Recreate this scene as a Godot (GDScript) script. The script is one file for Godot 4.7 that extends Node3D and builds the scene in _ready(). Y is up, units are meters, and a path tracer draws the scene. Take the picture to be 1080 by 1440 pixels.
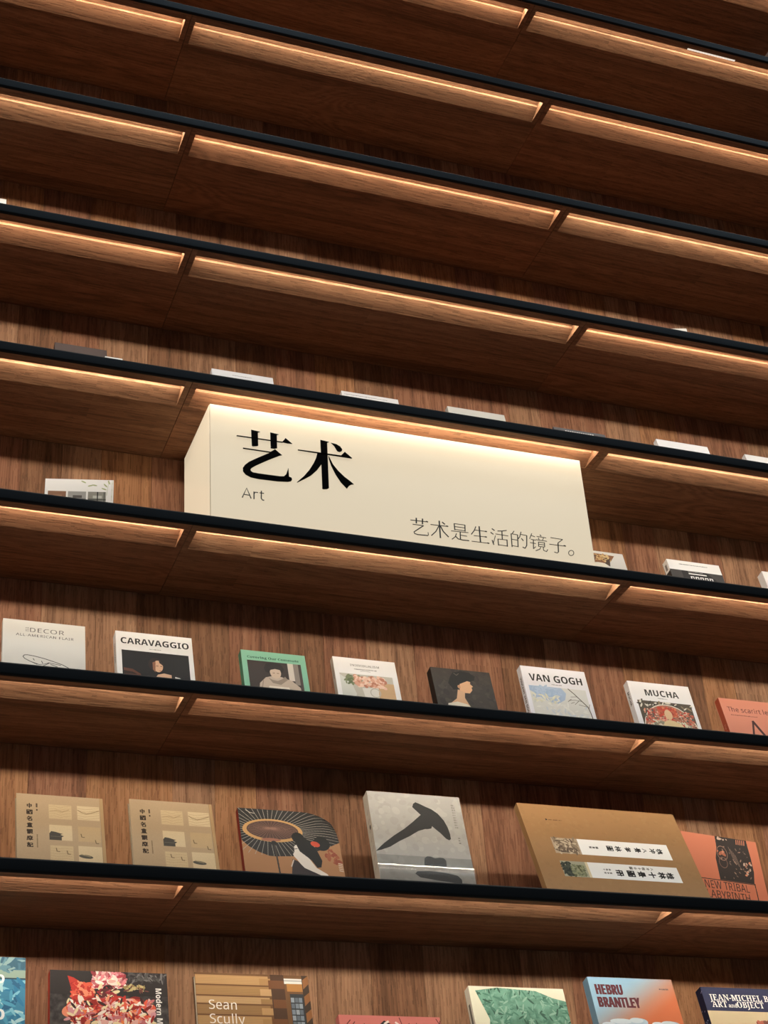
extends Node3D
# A tall walnut book wall seen from below: long shelves with black front rails, light strips hidden in
# a channel behind each front lip, books set out face forward and one lit sign box.
# Units are metres. Shelf positions are given relative to BASE (underside of the shelf above the lowest row of books).

const BASE := 2.8614
const SHELF_Y := [-0.5, 0.0, 0.4957, 0.9961, 1.4748, 1.9732, 2.4784, 3.0, 3.4957, 3.995]   # first entry is shelf -1
const SEAM_X := [-1.3495, -0.0175, 1.3145, 2.6464]      # where the boards of one shelf meet
const BOARD_TOP := 0.034
const WALL_Z := -0.3775
const LED_COLOR := Color(1.0, 0.953, 0.88)
const LED_ENERGY := 0.265

var mats := {}
var names := {}
var rng := RandomNumberGenerator.new()
var fonts := {}


func _ready() -> void:
	rng.seed = 11
	# ---- camera -------------------------------------------------------------------------------
	var cam := Camera3D.new()
	cam.name = "camera"
	add_child(cam)
	cam.position = Vector3(-0.93595, 1.6, 3.64649)
	cam.rotation_degrees = Vector3(31.3677, -22.2269, -4.2412)
	cam.fov = rad_to_deg(2.0 * atan(720.0 / 2249.12))
	cam.near = 0.05
	cam.far = 60.0
	cam.current = true
	# ---- surroundings and exposure ------------------------------------------------------------
	var env := Environment.new()
	env.background_mode = Environment.BG_COLOR
	env.background_color = Color(0, 0, 0)
	env.tonemap_mode = Environment.TONE_MAPPER_LINEAR
	env.tonemap_exposure = 1.0
	env.sdfgi_enabled = true
	env.ssao_enabled = true
	env.ssil_enabled = true
	var we := WorldEnvironment.new()
	we.name = "environment"
	we.environment = env
	add_child(we)
	# ---- room, shelves, things ----------------------------------------------------------------
	make_materials()
	build_room()
	for i in SHELF_Y.size():
		build_shelf(i)
	build_sign()
	build_books()
	build_small_things()


# =============================================================================================
# helpers
# =============================================================================================
func numbered(called: String) -> String:
	var n: int = names.get(called, 0)
	names[called] = n + 1
	return called if n == 0 else "%s_%03d" % [called, n]


func thing(called: String, label: String, category: String, at: Vector3, group := "") -> Node3D:
	var o := Node3D.new()
	o.name = numbered(called)
	add_child(o)
	o.position = at
	o.set_meta("label", label)
	o.set_meta("category", category)
	if group != "":
		o.set_meta("group", group)
	return o


func part(called: String, m: Mesh, mat: Material, parent: Node, at := Vector3.ZERO) -> MeshInstance3D:
	var o := MeshInstance3D.new()
	o.name = called
	o.mesh = m
	o.material_override = null
	for s in m.get_surface_count():
		o.set_surface_override_material(s, mat)
	o.position = at
	o.cast_shadow = GeometryInstance3D.SHADOW_CASTING_SETTING_ON
	parent.add_child(o, true)
	return o


func structure(called: String, m: Mesh, mat: Material, at: Vector3) -> MeshInstance3D:
	var o := part(called, m, mat, self, at)
	o.set_meta("kind", "structure")
	return o


func flat_mat(c: Color, rough := 0.7, metal := 0.0) -> StandardMaterial3D:
	var m := StandardMaterial3D.new()
	m.albedo_color = c
	m.roughness = rough
	m.metallic = metal
	return m


func quad(st: SurfaceTool, a: Vector3, b: Vector3, c: Vector3, d: Vector3, ua := Vector2.ZERO, ub := Vector2.ZERO, uc := Vector2.ZERO, ud := Vector2.ZERO) -> void:
	# a b c d run clockwise as seen from the front
	var n := (c - a).cross(b - a).normalized()
	if n.length() < 0.5:
		n = (d - a).cross(c - a).normalized()
	for p in [[a, ua], [b, ub], [c, uc], [a, ua], [c, uc], [d, ud]]:
		st.set_normal(n)
		st.set_uv(p[1])
		st.add_vertex(p[0])


func begin() -> SurfaceTool:
	var st := SurfaceTool.new()
	st.begin(Mesh.PRIMITIVE_TRIANGLES)
	return st


# a box with bevelled edges; grain says which axis the u coordinate follows (0 x, 1 y); uv are metres plus an offset
func add_box(st: SurfaceTool, lo: Vector3, hi: Vector3, bev := 0.0, grain := 0, off := Vector2.ZERO) -> void:
	var c := (lo + hi) * 0.5
	var h := (hi - lo) * 0.5
	for axis in 3:
		var a2 := (axis + 1) % 3
		var a3 := (axis + 2) % 3
		for s in [-1.0, 1.0]:
			var pts := []
			for k in [[-1, -1], [1, -1], [1, 1], [-1, 1]]:
				var p := Vector3.ZERO
				p[axis] = s * h[axis]
				p[a2] = k[0] * (h[a2] - bev)
				p[a3] = k[1] * (h[a3] - bev)
				pts.append(p)
			if s > 0:
				pts.reverse()
			var uv := []
			for p in pts:
				uv.append(box_uv(c + p, axis, grain) + off)
			quad(st, c + pts[0], c + pts[1], c + pts[2], c + pts[3], uv[0], uv[1], uv[2], uv[3])
	if bev <= 0.0:
		return
	for axis in 3:      # the bevel strips along each axis
		var a2 := (axis + 1) % 3
		var a3 := (axis + 2) % 3
		for k in [[-1, -1], [1, -1], [1, 1], [-1, 1]]:
			var p0 := Vector3.ZERO
			p0[a2] = k[0] * h[a2]
			p0[a3] = k[1] * (h[a3] - bev)
			var p1 := Vector3.ZERO
			p1[a2] = k[0] * (h[a2] - bev)
			p1[a3] = k[1] * h[a3]
			var e := Vector3.ZERO
			e[axis] = h[axis] - bev
			var q := [p0 - e, p0 + e, p1 + e, p1 - e]
			var n: Vector3 = (q[2] - q[0]).cross(q[1] - q[0])
			if n.dot(p0 + p1) < 0:
				q.reverse()
			var uv := []
			for p in q:
				uv.append(box_uv(c + p, a2, grain) + off)
			quad(st, c + q[0], c + q[1], c + q[2], c + q[3], uv[0], uv[1], uv[2], uv[3])


func box_uv(p: Vector3, axis: int, grain: int) -> Vector2:
	if grain == 0:
		return Vector2(p.x, p.y + p.z) if axis != 0 else Vector2(p.z, p.y)
	if grain == 1:
		return Vector2(p.y, p.x + p.z) if axis != 1 else Vector2(p.z, p.x)
	return Vector2(p.z, p.x + p.y)


func box_mesh(size: Vector3, bev := 0.0, grain := 0, off := Vector2.ZERO) -> ArrayMesh:
	var st := begin()
	add_box(st, -size * 0.5, size * 0.5, bev, grain, off)
	return st.commit()


# sweep a closed profile of (z, y) points along x; sharp edges; caps optional
func add_extrusion(st: SurfaceTool, prof: PackedVector2Array, x0: float, x1: float, caps: bool, off := Vector2.ZERO, smooth := false) -> void:
	var n := prof.size()
	var run := 0.0
	var area := 0.0
	for i in n:
		var a := prof[i]
		var b := prof[(i + 1) % n]
		area += a.x * b.y - b.x * a.y
	var flip := area < 0
	var edge_n := []
	for i in n:
		var a := prof[i]
		var b := prof[(i + 1) % n]
		var d := (b - a).normalized()
		var nn := Vector2(d.y, -d.x)
		edge_n.append(-nn if flip else nn)
	for i in n:
		var a := prof[i]
		var b := prof[(i + 1) % n]
		var l := a.distance_to(b)
		var na: Vector2 = edge_n[i]
		var nb: Vector2 = edge_n[i]
		if smooth:
			var pa: Vector2 = edge_n[(i + n - 1) % n]
			var pb: Vector2 = edge_n[(i + 1) % n]
			if pa.dot(na) > 0.6:
				na = (pa + na).normalized()
			if pb.dot(nb) > 0.6:
				nb = (pb + nb).normalized()
		var v0 := Vector3(x0, a.y, a.x)
		var v1 := Vector3(x1, a.y, a.x)
		var v2 := Vector3(x1, b.y, b.x)
		var v3 := Vector3(x0, b.y, b.x)
		var out3 := Vector3(0, edge_n[i].y, edge_n[i].x)
		var list := [[v0, na, run, x0], [v1, na, run, x1], [v2, nb, run + l, x1], [v0, na, run, x0], [v2, nb, run + l, x1], [v3, nb, run + l, x0]]
		if (v2 - v0).cross(v1 - v0).dot(out3) < 0:
			list = [list[0], list[2], list[1], list[3], list[5], list[4]]
		for q in list:
			st.set_normal(Vector3(0, q[1].y, q[1].x))
			st.set_uv(Vector2(q[3], q[2]) + off)
			st.add_vertex(q[0])
		run += l
	if not caps:
		return
	var tris := Geometry2D.triangulate_polygon(prof)
	for side in [[x0, -1.0], [x1, 1.0]]:
		for t in range(0, tris.size(), 3):
			var p := []
			for k in 3:
				var q := prof[tris[t + k]]
				p.append(Vector3(side[0], q.y, q.x))
			var nn: Vector3 = (p[2] - p[0]).cross(p[1] - p[0])
			if nn.x * side[1] < 0:
				p = [p[0], p[2], p[1]]
			for k in 3:
				st.set_normal(Vector3(side[1], 0, 0))
				st.set_uv(Vector2(p[k].z, p[k].y) + off)
				st.add_vertex(p[k])


# flat lettering with a little thickness, from polygons given in the plane (metres), facing +z
func add_plate(st: SurfaceTool, pts: PackedVector2Array, thick: float) -> void:
	var tris := Geometry2D.triangulate_polygon(pts)
	for t in range(0, tris.size(), 3):
		var p := []
		for k in 3:
			p.append(Vector3(pts[tris[t + k]].x, pts[tris[t + k]].y, thick))
		if (p[2] - p[0]).cross(p[1] - p[0]).z < 0:
			p = [p[0], p[2], p[1]]
		for k in 3:
			st.set_normal(Vector3(0, 0, 1))
			st.set_uv(Vector2(p[k].x, p[k].y))
			st.add_vertex(p[k])
	var clockwise := Geometry2D.is_polygon_clockwise(pts)
	for i in pts.size():
		var a := pts[i]
		var b := pts[(i + 1) % pts.size()]
		if clockwise:
			var s := a
			a = b
			b = s
		quad(st, Vector3(a.x, a.y, 0), Vector3(a.x, a.y, thick), Vector3(b.x, b.y, thick), Vector3(b.x, b.y, 0))


# the outline of a stroke of a given width along a polyline
func stroke_outline(line: PackedVector2Array, w: float) -> PackedVector2Array:
	var left := PackedVector2Array()
	var right := PackedVector2Array()
	for i in line.size():
		var d := Vector2.ZERO
		if i > 0:
			d += (line[i] - line[i - 1]).normalized()
		if i < line.size() - 1:
			d += (line[i + 1] - line[i]).normalized()
		d = d.normalized()
		var n := Vector2(-d.y, d.x) * w * 0.5
		left.append(line[i] + n)
		right.append(line[i] - n)
	right.reverse()
	left.append_array(right)
	return left


# =============================================================================================
# materials
# =============================================================================================
func make_materials() -> void:
	var tex := wood_texture()
	var relief: ImageTexture = tex[1]
	for i in 4:
		var m := StandardMaterial3D.new()
		m.albedo_texture = tex[0]
		m.albedo_color = [Color(1, 1, 1), Color(0.84, 0.81, 0.79), Color(1.0, 0.95, 0.88), Color(0.92, 0.86, 0.86)][i]
		m.uv1_scale = Vector3(0.4, 1.1, 1)
		m.roughness = 0.6
		m.metallic_specular = 0.22
		m.normal_enabled = true
		m.normal_texture = relief
		m.normal_scale = 0.25
		m.resource_name = "walnut"
		mats["walnut%d" % i] = m
	for i in 2:      # shelf boards: the same walnut tinted darker, underside shade put into the colour
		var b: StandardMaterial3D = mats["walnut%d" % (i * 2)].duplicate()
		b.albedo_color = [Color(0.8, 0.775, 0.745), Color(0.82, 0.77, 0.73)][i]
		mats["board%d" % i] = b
	var rail := flat_mat(Color(0.09, 0.09, 0.09), 0.6)
	rail.metallic_specular = 0.22
	rail.resource_name = "black powder coat"
	mats.rail = rail
	mats.pages = flat_mat(Color(0.87, 0.84, 0.77), 0.9)
	mats.ink = flat_mat(Color(0.05, 0.05, 0.05), 0.85)
	mats.ink.metallic_specular = 0.05
	mats.ink_thin = flat_mat(Color(0.2, 0.17, 0.14), 0.6)
	var led := flat_mat(Color(0.9, 0.88, 0.84), 0.6)
	led.emission_enabled = true
	led.emission = LED_COLOR
	led.emission_energy_multiplier = 26.0
	led.resource_name = "light strip diffuser"
	mats.led = led
	mats.aluminium = flat_mat(Color(0.6, 0.6, 0.6), 0.4, 0.9)
	var glow := flat_mat(Color(0.62, 0.59, 0.53), 0.25)
	glow.emission_enabled = true
	glow.emission = Color(0.92, 0.845, 0.72)
	glow.emission_energy_multiplier = 0.75
	glow.resource_name = "lit acrylic"
	mats.sign = glow
	mats.sign_dull = flat_mat(Color(0.9, 0.87, 0.8), 0.6)
	mats.edge = flat_mat(Color(0.62, 0.52, 0.4), 0.6)
	mats.floor = flat_mat(Color(0.82, 0.81, 0.79), 0.5)
	mats.plaster = flat_mat(Color(0.34, 0.33, 0.32), 0.9)


func wood_texture() -> Array:
	var w := 1024
	var h := 512
	var fields := []
	# each field: size of the noise picture before it is stretched along the grain, and its frequency
	for f in [[20, 512, 0.03, 3], [16, 512, 0.1, 2], [96, 512, 0.35, 1], [28, 128, 0.03, 2]]:
		var n := FastNoiseLite.new()
		n.seed = 40 + fields.size()
		n.noise_type = FastNoiseLite.TYPE_SIMPLEX_SMOOTH
		n.frequency = f[2]
		n.fractal_octaves = f[3]
		var im := n.get_seamless_image(f[0], f[1])
		im.convert(Image.FORMAT_L8)
		im.resize(w, h, Image.INTERPOLATE_CUBIC)
		fields.append(im.get_data())
	var a: PackedByteArray = fields[0]
	var b: PackedByteArray = fields[1]
	var c: PackedByteArray = fields[2]
	var d: PackedByteArray = fields[3]
	var data := PackedByteArray()
	data.resize(w * h * 3)
	var bump := PackedByteArray()
	bump.resize(w * h)
	var dark := Vector3(98, 72, 55)
	var mid := Vector3(158, 119, 92)
	var light := Vector3(195, 154, 121)
	for i in w * h:
		var rings := 0.5 + 0.5 * sin(d[i] * 0.22 + a[i] * 0.05)
		var t := 0.5 * a[i] / 255.0 + 0.25 * b[i] / 255.0 + 0.25 * rings
		var pore := 1.0 if c[i] > 80 else 0.87
		var col := dark.lerp(mid, clampf(t * 2.0, 0, 1)) if t < 0.5 else mid.lerp(light, clampf(t * 2.0 - 1.0, 0, 1))
		col = col.lerp(mid, 0.25) * pore
		data[i * 3] = int(clampf(col.x, 0, 255))
		data[i * 3 + 1] = int(clampf(col.y, 0, 255))
		data[i * 3 + 2] = int(clampf(col.z, 0, 255))
		bump[i] = int(clampf(120 + 60 * (b[i] / 255.0 - 0.5) - (50.0 if pore < 1.0 else 0.0), 0, 255))
	var im := Image.create_from_data(w, h, false, Image.FORMAT_RGB8, data)
	var bim := Image.create_from_data(w, h, false, Image.FORMAT_L8, bump)
	bim.convert(Image.FORMAT_RGBA8)
	bim.bump_map_to_normal_map(2.0)
	return [ImageTexture.create_from_image(im), ImageTexture.create_from_image(bim)]


# =============================================================================================
# the room
# =============================================================================================
func build_room() -> void:
	var top := 8.2
	structure("floor", box_mesh(Vector3(10, 0.2, 9.2), 0.0), mats.floor, Vector3(0.6, -0.1, 3.9))
	structure("ceiling", box_mesh(Vector3(10, 0.2, 9.2), 0.0), mats.plaster, Vector3(0.6, top + 0.1, 3.9))
	structure("wall_left", box_mesh(Vector3(0.2, top, 9.2), 0.0), mats.plaster, Vector3(-4.3, top / 2, 3.9))
	structure("wall_right", box_mesh(Vector3(0.2, top, 9.2), 0.0), mats.plaster, Vector3(5.5, top / 2, 3.9))
	structure("wall_front", box_mesh(Vector3(10, top, 0.2), 0.0), mats.plaster, Vector3(0.6, top / 2, 8.4))
	var back := structure("wall_back", box_mesh(Vector3(10, top, 0.2), 0.0, 1), mats.walnut1, Vector3(0.6, top / 2, WALL_Z - 0.113))
	# veneer planks behind each row, a mesh of their own each
	var origin := back.position
	for i in SHELF_Y.size():
		var y0: float = BASE + SHELF_Y[i] + BOARD_TOP
		var y1: float = (BASE + SHELF_Y[i + 1]) if i + 1 < SHELF_Y.size() else y0 + 0.46
		var x: float = SEAM_X[0]
		var kinds := {}
		while x < SEAM_X[3] - 0.02:
			var wd: float = [0.118, 0.136, 0.154][rng.randi() % 3]
			if SEAM_X[3] - x - wd < 0.05:
				wd = SEAM_X[3] - x
			var key := "%.3f_%d" % [wd, rng.randi() % 3]
			if not kinds.has(key):
				kinds[key] = box_mesh(Vector3(wd - 0.0007, y1 - y0 - 0.001, 0.012), 0.0006, 1, Vector2(rng.randf() * 3.0, rng.randf() * 3.0))
			var mat: Material = mats["walnut%d" % (rng.randi() % 4)]
			part("plank", kinds[key], mat, back, Vector3(x + wd / 2, (y0 + y1) / 2, WALL_Z - 0.006 - rng.randf() * 0.0006) - origin)
			x += wd
	# added lamps under the ceiling, unseen: a stand-in source for the dim general light
	for spot in [[-2.4, 1.7], [0.6, 1.7], [3.6, 1.7], [-2.4, 3.4], [0.6, 3.4], [3.6, 3.4]]:
		var t := thing("added_ceiling_light", "unseen square panel light added under the ceiling as general fill", "added ceiling light", Vector3(spot[0], top, spot[1]), "added ceiling fill panels")
		part("frame", box_mesh(Vector3(0.66, 0.03, 0.66), 0.004), mats.aluminium, t, Vector3(0, -0.016, 0))
		var pm: StandardMaterial3D = mats.get("panel")
		if pm == null:
			pm = flat_mat(Color(0.9, 0.9, 0.9), 0.6)
			pm.emission_enabled = true
			pm.emission = Color(0.84, 0.93, 1.0)
			pm.emission_energy_multiplier = 1.5
			mats.panel = pm
		part("diffuser", box_mesh(Vector3(0.6, 0.01, 0.6), 0.0), pm, t, Vector3(0, -0.036, 0))
		var l := AreaLight3D.new()
		l.name = "added_panel_light"
		l.area_size = Vector2(0.6, 0.6)
		l.area_normalize_energy = true
		l.light_color = Color(0.84, 0.93, 1.0)
		l.light_energy = CEILING_ENERGY
		l.area_range = 14.0
		l.area_attenuation = 2.0
		l.shadow_enabled = true
		l.rotation_degrees = Vector3(-90, 0, 0)
		l.position = Vector3(0, -0.05, 0)
		t.add_child(l)

const CEILING_ENERGY := 4.0


# =============================================================================================
# shelves
# =============================================================================================
const SHELF_LABELS := [
	"walnut shelf carrying the row of large art books with red flower and plank covers",
	"walnut shelf carrying the tan book pair, parasol cover book and wide brown album",
	"walnut shelf carrying the white monographs and the green photo cover book",
	"walnut shelf carrying the lit cream sign box",
	"walnut shelf directly above the lit cream sign box",
	"walnut shelf second above the lit cream sign box",
	"empty walnut shelf third above the lit cream sign box",
	"empty walnut shelf fourth above the lit cream sign box",
	"walnut shelf fifth above the sign box with a loose white strip under its lip",
	"empty walnut shelf sixth above the lit cream sign box, topmost in view",
]


func board_profile(slot: bool) -> PackedVector2Array:
	# (z, y): underside at y 0, light channel behind the front lip
	if slot:
		return PackedVector2Array([Vector2(WALL_Z, 0), Vector2(-0.1, 0), Vector2(-0.044, 0.023), Vector2(-0.044, 0.0315), Vector2(0, 0.0315), Vector2(0, 0), Vector2(0.027, 0), Vector2(0.027, BOARD_TOP), Vector2(WALL_Z, BOARD_TOP)])
	return PackedVector2Array([Vector2(WALL_Z, 0), Vector2(0.027, 0), Vector2(0.027, BOARD_TOP), Vector2(WALL_Z, BOARD_TOP)])


func build_shelf(i: int) -> void:
	var t := thing("wall_shelf", SHELF_LABELS[i], "shelf", Vector3(SEAM_X[1], BASE + SHELF_Y[i], 0))
	for b in 3:
		var x0: float = SEAM_X[b] + 0.0008 - SEAM_X[1]
		var x1: float = SEAM_X[b + 1] - 0.0008 - SEAM_X[1]
		var off := Vector2(rng.randf() * 5.0, rng.randf() * 5.0)
		var st := begin()
		add_extrusion(st, board_profile(false), x0, x0 + 0.0167, true, off)
		add_extrusion(st, board_profile(true), x0 + 0.0167, x1 - 0.0167, false, off)
		add_extrusion(st, board_profile(false), x1 - 0.0167, x1, true, off)
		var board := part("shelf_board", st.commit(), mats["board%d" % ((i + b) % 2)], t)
		# light strip on the back of the lip, hidden from below
		var len := x1 - x0 - 0.04
		var strip := part("light_strip", box_mesh(Vector3(len, 0.009, 0.0025), 0.0), mats.led, board, Vector3((x0 + x1) / 2, 0.0268, -0.0133))
		strip.rotation_degrees.x = -56.0
		var l := AreaLight3D.new()
		l.name = "strip_light"
		l.area_size = Vector2(len, 0.008)
		l.area_normalize_energy = true
		l.light_color = LED_COLOR
		l.light_energy = LED_ENERGY
		l.area_range = 14.0
		l.area_attenuation = 2.0
		l.shadow_enabled = true
		l.position = Vector3((x0 + x1) / 2, 0.0248, -0.0145)
		l.rotation_degrees.x = -56.0
		t.add_child(l, true)
	# the black rail along the front edge, rounded
	var prof := PackedVector2Array()
	var lo := Vector2(0.0275, -0.0005)
	var hi := Vector2(0.0368, 0.0346)
	for k in [[hi, 0.0, 0.0065], [Vector2(lo.x, hi.y), 90.0, 0.002], [lo, 180.0, 0.001], [Vector2(hi.x, lo.y), 270.0, 0.006]]:
		var r: float = k[2]
		var mid: Vector2 = k[0] + Vector2(r if k[0].x == lo.x else -r, r if k[0].y == lo.y else -r)
		for s in 7:
			var a := deg_to_rad(k[1] + s * 15.0)
			prof.append(mid + Vector2(cos(a), sin(a)) * r)
	var rs := begin()
	add_extrusion(rs, prof, SEAM_X[0] - SEAM_X[1], SEAM_X[3] - SEAM_X[1], true, Vector2.ZERO, true)
	part("front_rail", rs.commit(), mats.rail, t)


# =============================================================================================
# the lit sign box
# =============================================================================================
# outlines of the two large characters, and strokes (width first) of the small lettering, in millimetres on the face
const BRUSH := {
	"yi": [[80.4, 328.7, 220.4, 329.3, 218.3, 325.7, 79.3, 325.1], [216.3, 327.3, 227.9, 343.9, 248, 327.1, 234.3, 325.7], [123.9, 355.3, 151.1, 352.6, 144, 348.6, 144, 302.9, 140, 300.4, 128.1, 297.9, 124.9, 299.2], [181.7, 356.1, 207.5, 353.1, 201.3, 349.3, 201, 303.9, 193.5, 300.3, 181.6, 300.1], [98.4, 288.3, 181.2, 287.9, 194.5, 298.8, 215.3, 281.7, 206.8, 278, 180.5, 262.2, 156.5, 246.8, 134.5, 231.9, 122.5, 222, 118.9, 216.5, 120.4, 211.5, 126.2, 208, 143.7, 207, 206.6, 207.5, 218.6, 209.4, 225.7, 217.3, 233.1, 240.1, 234.1, 210.8, 241.3, 208.5, 243.1, 202.1, 239.9, 195.9, 229.9, 192.1, 198.2, 188.8, 143.3, 187.7, 119.9, 189.7, 104.5, 196.6, 96.9, 206.6, 96.7, 218.9, 103.2, 230.1, 115.1, 242.2, 141, 260.1, 178.2, 284.1, 97.9, 284.5]],
	"shu": [[264.3, 310.2, 397.9, 311.5, 409.9, 326.2, 432.2, 307.5, 429.4, 305.6, 264.6, 306.8], [335.5, 356.1, 362.4, 353.2, 356.1, 348.9, 354.3, 190.6, 348, 186, 338.9, 184.1, 333.9, 184.4], [323.8, 306.3, 336.5, 309.6, 336.2, 271.4, 320.6, 247.1, 301.6, 225.7, 283, 211.4, 258.5, 194.4, 257.5, 195.6, 279.4, 219.9, 296.3, 243.1, 311.5, 270.8, 319.4, 289.4], [358, 303.9, 360.5, 299.7, 370.5, 275.9, 385.8, 255.4, 405.2, 236.7, 420.9, 225.5, 432.2, 215.8, 423.2, 212.8, 416.8, 207.7, 409.8, 197, 391.9, 216.3, 377, 241.3, 365.1, 269.3, 358.8, 293.6], [368.1, 351.2, 384.4, 349.3, 396.4, 343.1, 402.5, 333.6, 400.8, 327.4, 394.4, 322.8, 387.2, 324, 384.4, 328.2, 377.8, 341.1]],
}
const STROKES := {
	"art_A": [[3.2, 93, 118.1, 106.7, 152, 119.1, 118.9], [2.7, 99, 129.6, 114.6, 129.1]],
	"art_r": [[3.2, 128, 143.4, 127.5, 118.2], [2.7, 127.9, 135.4, 131.7, 142, 139.9, 142]],
	"art_t": [[3.2, 150, 149.5, 149, 124.1, 152.2, 119.3, 157.4, 118.8], [2.7, 144.5, 142, 157.4, 142]],
	"s_yi": [[2.4, 602.1, 119.4, 657.9, 120.6], [4.1, 621.5, 129.3, 620, 110.2], [4.1, 641, 129.4, 639.4, 110.2], [2.4, 608.2, 105.6, 642.4, 105.6], [3.1, 642.4, 105.6, 623, 90.1, 610.6, 79.9, 612, 74.5, 621.6, 72.3, 654, 73.6], [2.1, 654.9, 84.9, 655.4, 74.3], [3.8, 651.5, 121.6, 657.1, 120.7]],
	"s_shu": [[2.4, 665.1, 113.1, 721.4, 114.3], [4.3, 694, 130.1, 692.7, 70.7], [2.9, 691, 111.3, 680.2, 91.4, 664.5, 75.1], [3.6, 696.3, 112.1, 703.9, 94.8, 719.4, 77.9], [3.6, 702.9, 127.2, 711.4, 119.9], [3.8, 714.9, 115.3, 720.9, 114.5]],
	"s_shi": [[3.3, 741.6, 128.1, 741.6, 105.3], [3.3, 775.9, 128, 774.5, 105], [2.1, 741.5, 127.2, 775.9, 127.4], [2.1, 742.2, 117.3, 774.9, 117], [2.1, 741.8, 107.3, 773.9, 107.2], [2.1, 729.4, 100.7, 784.8, 102.2], [3.3, 758.3, 101.2, 756.7, 75.6], [2.1, 758.6, 90, 779, 89.2], [2.6, 745.8, 93.8, 740.7, 81.8, 729.3, 71.7], [3.1, 742.7, 83.5, 749.3, 76, 764.9, 73.9, 784.7, 74.8]],
	"s_sheng": [[2.9, 811.2, 127.4, 804.3, 112.2, 793.6, 97.8], [4.3, 822.1, 129.6, 821, 75.4], [2.1, 805.9, 114.7, 845.9, 114.8], [2.1, 801.3, 94.7, 843.8, 95.7], [2.1, 792.6, 74.2, 849.6, 74.7], [3.8, 839.2, 114.9, 845.3, 114.7], [3.8, 837.2, 95.6, 843.3, 95.6], [3.8, 843, 75.1, 849.1, 74.6]],
	"s_huo": [[3.3, 862.9, 127.9, 871.7, 122], [3.1, 857.4, 114.3, 866.2, 108.4], [2.1, 872.5, 105, 862.9, 78.1], [3.3, 859.9, 87.6, 863.6, 71.9], [2.6, 911.4, 128.4, 896.1, 124.1, 881.1, 122], [3.3, 895.5, 124.1, 893.7, 95.2], [2.1, 873.1, 110.8, 914.6, 109.6], [3.1, 879.4, 94.6, 879, 71.8], [3.3, 909, 96, 907.6, 71.6], [2.1, 879.3, 94, 910.2, 94.7], [2.1, 879.3, 74.1, 907.9, 73.6]],
	"s_de": [[2.6, 935.8, 129.9, 929.3, 120.3], [3.1, 925.2, 119.7, 923.1, 72.9], [3.1, 946.2, 118.5, 943, 75.1], [2.1, 925.1, 118.9, 946.6, 117.9], [2.1, 925.1, 99.7, 945, 99.1], [2.1, 923.6, 77.5, 943.1, 76.6], [2.6, 958.9, 130.4, 952.7, 112.2, 946.4, 104.2], [2.1, 955.1, 121.2, 976.7, 120], [3.3, 976.7, 120, 972.5, 85, 965.8, 74.1, 958.1, 77.3], [3.1, 957.6, 107.2, 963.4, 99.4]],
	"s_jing": [[2.4, 994.2, 129.7, 985, 109.7], [2.1, 992, 122.2, 1003.9, 119.5], [2.1, 989, 108.8, 1005.2, 107.6], [2.1, 984.8, 96.7, 1003.7, 95.7], [2.9, 997.1, 108.5, 993.7, 76.5], [2.1, 993.7, 76.5, 1002.3, 84.9], [2.9, 1021.5, 129.3, 1025, 124], [2.1, 1009.6, 121.8, 1041, 121.1], [2.1, 1014.7, 118.2, 1016.5, 111.3], [2.1, 1032.6, 119.3, 1027.5, 111.4], [2.1, 1005.4, 109.7, 1042.2, 109.2], [2.6, 1013.4, 103.6, 1012, 86.3], [2.6, 1033.3, 103.6, 1032.1, 87.6], [2.1, 1013.3, 102.8, 1033.7, 102.2], [1.9, 1013.1, 95, 1032.7, 94.9], [1.9, 1012.2, 87.7, 1031.8, 87.6], [2.4, 1018.8, 85.8, 1015.1, 78.1, 1000.5, 70.4], [2.6, 1027.1, 86.9, 1027, 75.5, 1036.2, 72.5, 1041.3, 80.3]],
	"s_zi": [[2.1, 1056, 124.1, 1096.4, 123.2], [2.4, 1096.4, 123.2, 1079.2, 108.6], [3.6, 1079.2, 108.6, 1076.4, 76.6], [2.4, 1076.4, 76.6, 1071.7, 72.5, 1062.4, 74.7], [2.1, 1049.3, 100.1, 1104.4, 100.6], [3.8, 1097.6, 102, 1103.9, 101.2]],
	"s_stop": [[2.1, 1128.4, 80.4, 1126.5, 75.5, 1122.7, 71.7, 1118.1, 69.8, 1113.7, 70.4, 1110.9, 73.4, 1110.4, 77.9, 1112.2, 82.7, 1116, 86.6, 1120.6, 88.5, 1125, 87.9, 1127.8, 84.9, 1128.4, 80.4]],
}


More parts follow.
